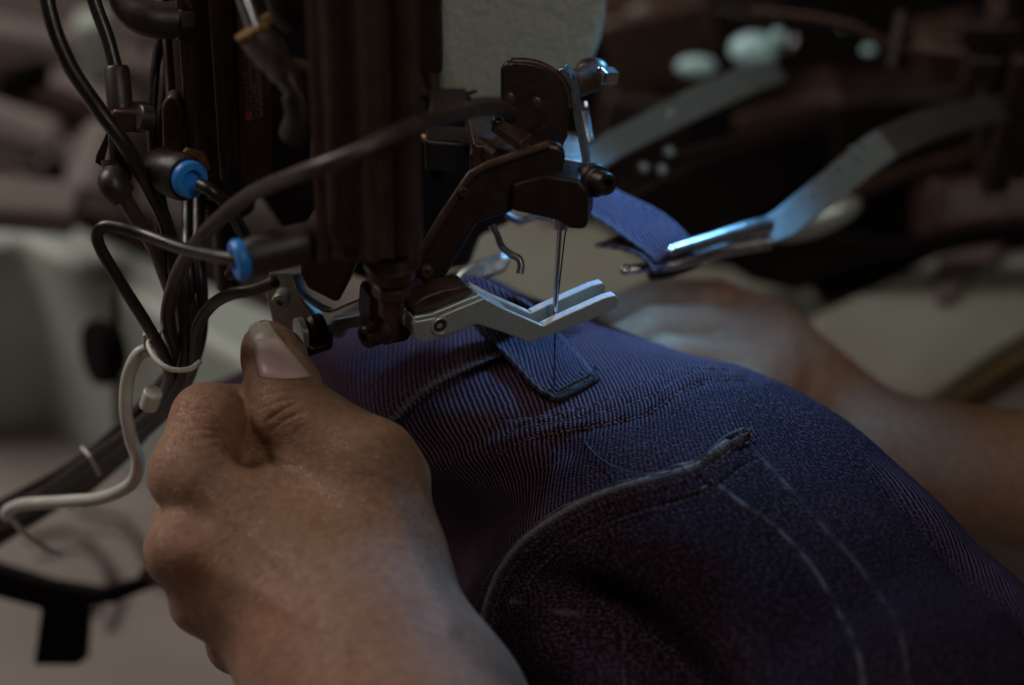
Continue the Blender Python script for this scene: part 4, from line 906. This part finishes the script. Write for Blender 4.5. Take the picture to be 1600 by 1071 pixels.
def wh(pts, r, label, name='cable', cat='cable'): return tag(MB().tube([W(*p) for p in pts], r * mm, 14, 10).build(name, M_white, smooth=180), label, cat, CG)
wh([(235, 545, 69), (215, 556, 69), (200, 590, 69.5), (197, 640, 70), (206, 690, 70.5), (216, 722, 70.6), (205, 756, 71), (160, 778, 72), (100, 784, 73), (40, 788, 74), (16, 796, 74.5), (10, 806, 75)], 2.0, 'thick white cable curving beside the bundle and off to the left')
wh([(12, 800, 75), (30, 825, 75.5), (60, 850, 77), (95, 868, 80)], 1.0, 'thin pale cable end dropping from the white cable at the left edge')
wh([(238, 528, 68.2), (232, 540, 68.0), (244, 562, 67.6), (266, 577, 67.4), (296, 577, 67.6), (312, 566, 68)], .8, 'pale cable tie looped round the upright hose bundle', 'cable_tie', 'cable tie')
tag(MB().box(W(238, 530, 68.4), X, Y, Zu, .0050, .0035, .0045).build('tie_head', M_white, bevel=.0006), 'small square head of the cable tie at the bundle left side', 'cable tie', CG)
tag(MB().cyl(W(240, 612, 69), W(232, 636, 69.4), .0028, .0028).build('cable_clip', M_white), 'short white sleeve on the bundle just left of the index knuckle', 'cable clip', CG)
wh([(128, 700, 74), (142, 716, 73.6), (156, 742, 74)], .7, 'blurred brown tie round the lower part of the bundle', 'cable_tie', 'cable tie')

# ------------------------------------------------------------------ left clamp foot (mirror of the fork foot), blue lit
cf = thing('metal_clamp', W(470, 500, 69.5), 'second steel clamp foot with shiny bent strip and bolts between thumb and air cylinder', 'clamp')
CN = Vector((-.2, -1, .1)).normalized(); p0 = W(480, 480, 70)
plate('side_plate', [(420, 425), (468, 428), (474, 470), (500, 498), (500, 512), (450, 520), (425, 505), (415, 460)], p0, CN, .004, M_foot, cf, .0006)
st = MB()
pc = [W(466, 432, 69.8), W(474, 455, 69.8), W(492, 472, 69.7), (W(520, 486, 69.6)), W(545, 478, 69.5), W(572, 467, 69.4)]
Pq = [Vector(p) for p in crom(pc, 5)]; rv = Vector((.15, .8, -.35)).normalized() * -.0065; vs = []; fs = []
for p in Pq: vs += [p, p + Vector((0, 0, .0012)), p + rv + Vector((0, 0, .0012)), p + rv]
for i in range(len(Pq) - 1):
    for k in range(4): fs.append((4 * i + k, 4 * i + (k + 1) % 4, 4 * i + 4 + (k + 1) % 4, 4 * i + 4 + k))
fs += [(0, 1, 2, 3), tuple(4 * (len(Pq) - 1) + k for k in (3, 2, 1, 0))]
st.add(vs, fs).build('bent_strip', M_steel, cf, bevel=.0004)
plate('lower_lug', [(518, 500), (575, 490), (572, 512), (545, 515), (535, 530), (520, 530)], W(540, 505, 69.8), CN, .004, M_foot, cf, .0005)
MB().lathe(W(440, 468, 69.2), Vector((-.15, -1, .05)), [(-.003, .0024), (.001, .0026), (.0022, .0022), (.0022, .0010), (.001, .0009)], 24).build('bolt', M_foot, cf)
MB().lathe(W(470, 520, 69), Vector((-.9, -.4, .0)), [(-.001, .0045), (.0008, .0045)], 24).build('washer', M_foot, cf)
MB().lathe(W(492, 518, 69), Vector((-.9, -.5, .1)), [(-.002, .0050), (.0015, .0050), (.0025, .004)], 24).build('nut', M_dark, cf)
MB().box(W(500, 532, 69.6), (1, .2, .3), Y, Zu, .008, .006, .006).build('spring_block', M_dark, cf, bevel=.001)
# rear foot, blurred behind
rf = thing('rear_clamp', W(740, 430, 74), 'blurred pale blue steel clamp tip behind the fork foot', 'clamp')
plate('arm', [(700, 452), (720, 425), (745, 408), (785, 396), (800, 405), (790, 425), (750, 438), (725, 455)], W(745, 425, 74), (.2, -1, .5), .004, M_steel, rf, .001)
MB().ellip(W(812, 345, 78), X * .002, Y * .002, Zu * .0015).build('tip', M_chrome, rf)

# ------------------------------------------------------------------ gripper arms and the belt loop they carry
def bar(pts, wdt, thick, side, m, name, parent, bevel=.0006):
    Pq = [Vector(W(*p)) for p in pts]; s = Vector(side).normalized(); vs = []; fs = []
    for i, p in enumerate(Pq):
        w_ = wdt[i] * mm / 2; T = (Pq[min(i + 1, len(Pq) - 1)] - Pq[max(i - 1, 0)]).normalized(); sd_ = (s - T * s.dot(T)).normalized(); n = T.cross(sd_).normalized() * thick * mm / 2
        vs += [p - sd_ * w_ - n, p + sd_ * w_ - n, p + sd_ * w_ + n, p - sd_ * w_ + n]
    for i in range(len(Pq) - 1):
        for k in range(4): fs.append((4 * i + k, 4 * i + (k + 1) % 4, 4 * i + 4 + (k + 1) % 4, 4 * i + 4 + k))
    fs += [(0, 1, 2, 3), tuple(4 * (len(Pq) - 1) + k for k in (3, 2, 1, 0))]
    return MB().add(vs, fs).build(name, m, parent, bevel=bevel)
GG = 'steel feeder arms right of the needle'
ga = thing('feeder_arm', W(1300, 300, 79), 'nearer steel feeder arm with forked tip gripping the hanging belt loop', 'feeder arm', GG)
SV = UPV * .8 + RT * -.45 + FWD * .2
bar([(1180, 372, 76.5), (1222, 352, 77.2), (1362, 240, 80.5), (1384, 226, 81)], [8, 10, 11.5, 11.5], 3, SV, M_arm, 'bar', ga)
bar([(1382, 227, 81.2), (1440, 200, 83), (1500, 182, 86), (1620, 160, 92)], [11.3, 11, 10.5, 10], 3, SV, M_shadebar, 'rear_bar', ga)  # shadowed tail of the arm, darkened by its own material
MB().tube([W(1050, 391, 74.6), W(1110, 374, 75.3), W(1165, 358, 76), W(1200, 352, 76.6)], .0016, 14, 8, r1=.0028).build('prong', M_steel, ga)
MB().tube([W(978, 422, 74.6), W(1060, 412, 75.0), W(1130, 392, 76), W(1200, 378, 76.6)], .0014, 14, 8, r1=.0026).build('prong', M_steel, ga)
MB().ellip(W(1048, 392, 74.5), X * .0018, Y * .0018, Zu * .0016).ellip(W(977, 422, 74.5), X * .0017, Y * .0017, Zu * .0016).build('tip_balls', M_chrome, ga)
sc_ = MB()
for x, y in ((1152, 361), (1140, 365), (1222, 335), (1268, 302), (1312, 262), (1340, 245), (1355, 223), (1330, 232)): sc_.ellip(W(x, y, 76 + (x - 1150) * .02 - .2), X * .0009, Y * .0009, Zu * .0008)
sc_.build('weld_beads', M_arm, ga)
gb = thing('feeder_arm', W(1050, 200, 84), 'farther steel feeder arm rising right from the clamp screw, blurred', 'feeder arm', GG)
bar([(905, 262, 79), (960, 226, 80.5), (1080, 165, 85), (1175, 122, 88), (1215, 112, 91)], [9, 9.5, 10.5, 10.5, 9], 3, SV, M_arm, 'bar', gb)
MB().ellip(W(1048, 178, 83.5), X * .0025, Y * .002, Zu * .002).build('bolt', M_arm, gb)
pd = thing('clamp_pad', W(1270, 340, 86), 'blurred bluish grey padded finger under the nearer feeder arm', 'clamp pad')
MB().ellip(W(1272, 342, 86), RT * .017 + UPV * .006, FWD * .005, UPV * .0058 - RT * .002).build('pad', M_foot, pd)
MB().tube([W(1330, 305, 87), W(1400, 275, 88), W(1520, 240, 90)], .0028, 12).build('rod', M_brown, pd)
lk = thing('linkage', W(1000, 275, 84), 'blurred dark link with small shiny bolts below the farther feeder arm', 'linkage')
MB().tube([W(940, 300, 82), W(1000, 282, 83), W(1040, 262, 84), W(1130, 232, 88), (W(1310, 180, 94))], .0045, 14, r1=.003).build('rod', M_dark, lk)
for x, y in ((1033, 265), (1045, 237), (1005, 262)): MB().ellip(W(x, y, 82.5), X * .0022, Y * .0022, Zu * .0020).build('bolt', M_arm, lk)
bl, bb_ = strip('belt_loop', [
    [(860, 290, 73.5), (885, 270, 74.5), (905, 255, 75.3)],
    [(918, 330, 73.7), (945, 310, 74.5), (965, 297, 75.2)],
    [(975, 368, 73.8), (1003, 345, 74.6), (1028, 328, 75.2)],
    [(1012, 396, 73.9), (1045, 374, 74.6), (1068, 360, 75.2)],
    [(1026, 414, 74.1), (1060, 396, 74.8), (1084, 386, 75.3)],
    [(1028, 428, 74.9), (1062, 412, 75.6), (1086, 402, 76)],
    [(1018, 424, 75.6), (1050, 410, 76.2), (1076, 400, 76.6)]], 1.3, M_denim2, None)
tag(bl, 'bright blue denim belt loop hanging from the feeder arm fork right of the needle', 'belt loop')
b2, _ = strip('folded_tail', [
    [(930, 380, 73.8), (950, 374, 74.6), (970, 368, 75.4)], [(970, 386, 73.8), (995, 378, 74.6), (1020, 370, 75.6)],
    [(1003, 400, 73.8), (1030, 392, 74.6), (1055, 386, 75.6)], [(1022, 424, 73.9), (1046, 412, 74.6), (1070, 405, 75.6)]], 1.3, M_denim2, bl)

rl = MB().tube([W(1016, 424, 75.4), W(1040, 421, 75.6), W(1070, 412, 75.9), W(1088, 404, 76.1)], .0030, 16, 6).build('loop_roll', M_raw, bl)
# ------------------------------------------------------------------ background machinery, left
cs = thing('machine_casing', Z(200, 600, -55), 'pale cream machine casing with a lit top edge behind the hoses', 'machine casing')
MB().prism([Z(x, y, -48) for x, y in ((-200, 395), (40, 372), (215, 470), (520, 640), (620, 560), (240, 400), (120, 345), (-200, 350))], (0, 0, -.10)).build('shell', M_casing, cs, bevel=.006)
plate('post', [(172, 455), (186, 455), (196, 720), (180, 720)], W(182, 580, 93), (0, -1, 0), .006, M_brown, cs, .001)
MB().lathe(W(160, 550, 92), Vector((-.8, -.5, .1)), [(-.006, .010), (.0, .013), (.004, .012)], 28).build('knob', M_blackm, cs)
bm_ = thing('machine_beam', W(100, 280, 108), 'blurred grey beam with dark underside sloping down behind the black hoses', 'machine beam')
MB().prism([W(x, y, 110) for x, y in ((-80, 150), (20, 180), (150, 235), (330, 330), (330, 380), (150, 310), (-80, 240))], FWD * .03).build('rail', M_greym, bm_, bevel=.004)
MB().prism([W(x, y, 109) for x, y in ((-80, 240), (30, 278), (150, 340), (330, 418), (330, 455), (140, 378), (-80, 285))], FWD * .03).build('lower_rail', M_brown, bm_, bevel=.003)
MB().ellip(W(78, 272, 107), X * .007, Y * .007, Zu * .009).build('bolt', M_dark, bm_)
mo = thing('motor_housing', W(170, 250, 112), 'blurred rounded grey motor housing behind the T connector', 'motor')
MB().ellip(W(190, 235, 118), X * .035, Y * .06, Zu * .047, 32, 20).build('shell', M_greym, mo)
MB().cyl(W(185, 205, 104), W(150, 320, 103), .014, .016).build('side_cap', M_greym, mo)
kn = MB().lathe(W(28, 130, 104), Vector((-.3, -1, .2)), [(-.02, .006), (0, .007), (.006, .0065), (.008, .005)], 28)
tag(kn.build('control_knob', M_blackm), 'dark blurred knob near the left edge above the grey beam', 'knob')
ub = MB().prism([W(x, y, 120) for x, y in ((-100, -80), (270, -80), (280, 60), (150, 92), (60, 104), (-100, 110))], FWD * .03)
tag(ub.build('back_panel', M_wall, bevel=.003), 'plain grey brown panel filling the blurred top left corner', 'panel')
for x, y, d, sx, sy, sz, rz, mt in ((40, 60, 116, .05, .02, .012, -.2, M_greym), (150, 70, 114, .016, .02, .03, .1, M_casing), (60, 150, 113, .07, .02, .010, -.35, M_brown), (20, 215, 108, .04, .02, .012, -.4, M_greym), (245, 230, 113, .02, .03, .03, 0, M_dark), (30, 320, 100, .05, .03, .012, -.1, M_greym)):
    MB().box(W(x, y, d), (math.cos(rz), 0, math.sin(rz)), Y, (-math.sin(rz), 0, math.cos(rz)), sx, sy, sz).build('housing_block', mt, bm_, bevel=.003)
# lower left bracket and loose cables on the table
br = thing('black_bracket', Z(100, 1040, -56), 'black metal bracket with a square drop leg in the blurred lower left', 'bracket')
MB().prism([W(x, y, 84) for x, y in ((-40, 878), (70, 912), (150, 925), (235, 900), (240, 918), (180, 942), (130, 950), (124, 1040), (52, 1040), (64, 952), (-40, 925))], FWD * .02).build('arm', M_blackm, br, bevel=.001)
MB().tube([W(230, 905, 84), W(300, 880, 86), W(380, 850, 88)], .004, 12).build('rod', M_brown, br)
lc = MB().tube([Z(x, y, -56.8) for x, y in ((40, 845), (110, 832), (150, 860), (170, 905), (150, 960))], .0018, 10)
tag(lc.build('cable', M_brown, smooth=180), 'thin brown cable arching on the table above the black bracket', 'cable')
lc = MB().tube([Z(x, y, -56.8) for x, y in ((120, 800), (190, 812), (215, 850), (240, 900))], .0016, 10)
tag(lc.build('cable', M_brown, smooth=180), 'second thin brown cable trailing toward the fist', 'cable')

# ------------------------------------------------------------------ background machinery, right
bd = thing('machine_bed', Z(1000, 450, -50), 'blurred cream machine bed seen between needle and right hand', 'machine bed')
MB().prism([Z(x, y, -47.5) for x, y in ((660, 350), (940, 345), (1000, 395), (1260, 430), (1300, 480), (1300, 640), (660, 640))], (0, 0, -.05)).build('plate', M_bed, bd, bevel=.004)
cp = thing('cream_panel', Z(1450, 560, -52), 'cream panel with an angled dark corner right of the forearm', 'panel')
MB().prism([Z(x, y, -46.5) for x, y in ((1272, 492), (1470, 396), (1740, 352), (1740, 440), (1560, 545), (1450, 622), (1360, 640), (1272, 640))], (0, 0, -.012)).build('sheet', M_bed, cp, bevel=.002)
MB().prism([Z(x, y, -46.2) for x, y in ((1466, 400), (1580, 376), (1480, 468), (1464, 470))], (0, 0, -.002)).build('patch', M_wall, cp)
MB().prism([Z(x, y, -46.9) for x, y in ((1450, 626), (1600, 524), (1760, 430), (1760, 470), (1600, 560), (1470, 640))], (0, 0, -.012)).build('edge_strip', M_wood, cp)
dm = thing('dark_machine', W(1300, 200, 110), 'large unlit black machine body filling the upper right background', 'machine')
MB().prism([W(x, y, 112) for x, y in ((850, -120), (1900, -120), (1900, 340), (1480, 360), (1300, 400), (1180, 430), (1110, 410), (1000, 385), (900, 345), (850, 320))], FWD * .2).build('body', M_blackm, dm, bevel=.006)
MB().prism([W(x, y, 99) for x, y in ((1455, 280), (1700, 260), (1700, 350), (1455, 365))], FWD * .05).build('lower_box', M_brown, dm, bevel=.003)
bs = MB().prism([W(x, y, 96) for x, y in ((1130, 345), (1400, 372), (1700, 330), (1700, 352), (1450, 400), (1330, 425), (1250, 455), (1180, 438), (1120, 400))], FWD * .02)
tag(bs.build('black_guide', M_blackm, bevel=.003), 'long black guide strip running right below the feeder arms', 'guide')
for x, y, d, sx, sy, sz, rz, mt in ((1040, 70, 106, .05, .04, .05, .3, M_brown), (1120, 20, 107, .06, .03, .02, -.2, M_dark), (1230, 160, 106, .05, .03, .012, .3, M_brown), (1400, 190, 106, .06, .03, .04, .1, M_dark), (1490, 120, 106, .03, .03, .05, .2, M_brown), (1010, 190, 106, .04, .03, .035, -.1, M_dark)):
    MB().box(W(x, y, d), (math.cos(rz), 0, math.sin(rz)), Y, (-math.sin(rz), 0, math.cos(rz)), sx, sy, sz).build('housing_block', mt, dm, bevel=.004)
up = thing('upright_frame', W(1550, 200, 92), 'dark upright frame with metal brackets in the top right corner', 'frame')
MB().tube([W(1568, -60, 91), W(1560, 60, 91), W(1545, 200, 91.5), W(1555, 300, 92)], .006, 14).build('post', M_dark, up)
MB().cyl(W(1562, -40, 89), W(1562, 30, 89.2), .0040).build('rod', M_brown, up)
MB().box(W(1545, 50, 89), X, Y, (.1, 0, 1), .022, .012, .010).box(W(1535, 105, 89.5), X, Y, (.2, 0, 1), .014, .012, .012).build('bracket', M_dark, up, bevel=.0015)
MB().box(W(1590, 180, 89.5), X, Y, (.1, 0, 1), .014, .012, .05).build('side_block', M_dark, up, bevel=.0015)
MB().tube([W(1410, 20, 90), W(1402, 60, 90), W(1392, 105, 90)], .0022, 10).build('lever', M_dark, up)
def rope(pts, r, label):
    P0 = [Vector(p) for p in crom([W(*p) for p in pts], 24)]; b = MB()
    for s_ in range(2):
        q = []
        for i, p in enumerate(P0):
            T = (P0[min(i + 1, len(P0) - 1)] - P0[max(i - 1, 0)]).normalized(); n = T.cross(Zu).normalized(); bi = T.cross(n); th_ = i * .75 + s_ * math.pi
            q.append(p + (n * math.cos(th_) + bi * math.sin(th_)) * r * .55 * mm)
        b.tube(q, r * .6 * mm, 8, 2)
    return tag(b.build('twisted_cord', M_brown, smooth=180), label, 'cord')
rope([(1180, 20, 90), (1260, 28, 90), (1330, 42, 90), (1375, 64, 90), (1420, 78, 90), (1530, 86, 89)], 1.7, 'twisted dark cord strung across the top right background')
rope([(1480, 352, 93), (1540, 342, 93), (1640, 336, 93)], 1.7, 'short twisted cord at the right edge above the cream panel')
BG = 'blurred shiny machine parts in the upper right'  # pale blobs stand in for out-of-focus highlights on shiny parts
def blob(name, x, y, d, rx, ry, m, label, tilt=0):
    s_ = d * .01 * K; a = (RT * math.cos(tilt) + UPV * math.sin(tilt)); b = (-RT * math.sin(tilt) + UPV * math.cos(tilt))
    return tag(MB().ellip(W(x, y, d), a * rx * s_, FWD * min(rx, ry) * s_, b * ry * s_, 24, 14).build(name, m, smooth=180), label, 'cover', BG)
blob('blurred_blob', 1088, 104, 100, 32, 16, M_pale, 'left blurred highlight painted as a pale blob above the farther feeder arm')
blob('blurred_blob', 1178, 78, 101, 38, 27, M_pale, 'largest blurred highlight painted as a pale blob, centre of the group')
blob('blurred_blob', 1216, 58, 102, 11, 12, M_pale, 'small pale highlight blob touching the top right of the largest one')
blob('blurred_blob', 1238, 68, 102, 5, 16, M_steel, 'thin crescent shaped metal rim right of the pale highlight blobs', -.5)
blob('blurred_blob', 1318, 42, 101, 7, 5, M_pale, 'tiny pale highlight blob near the twisted cord')
blob('blurred_blob', 1358, 79, 100, 11, 7, M_pale, 'small oval highlight blob below the twisted cord')
blob('blurred_blob', 1010, 26, 104, 34, 20, M_greym, 'dim grey rounded knob at the top edge right of the cream casting')
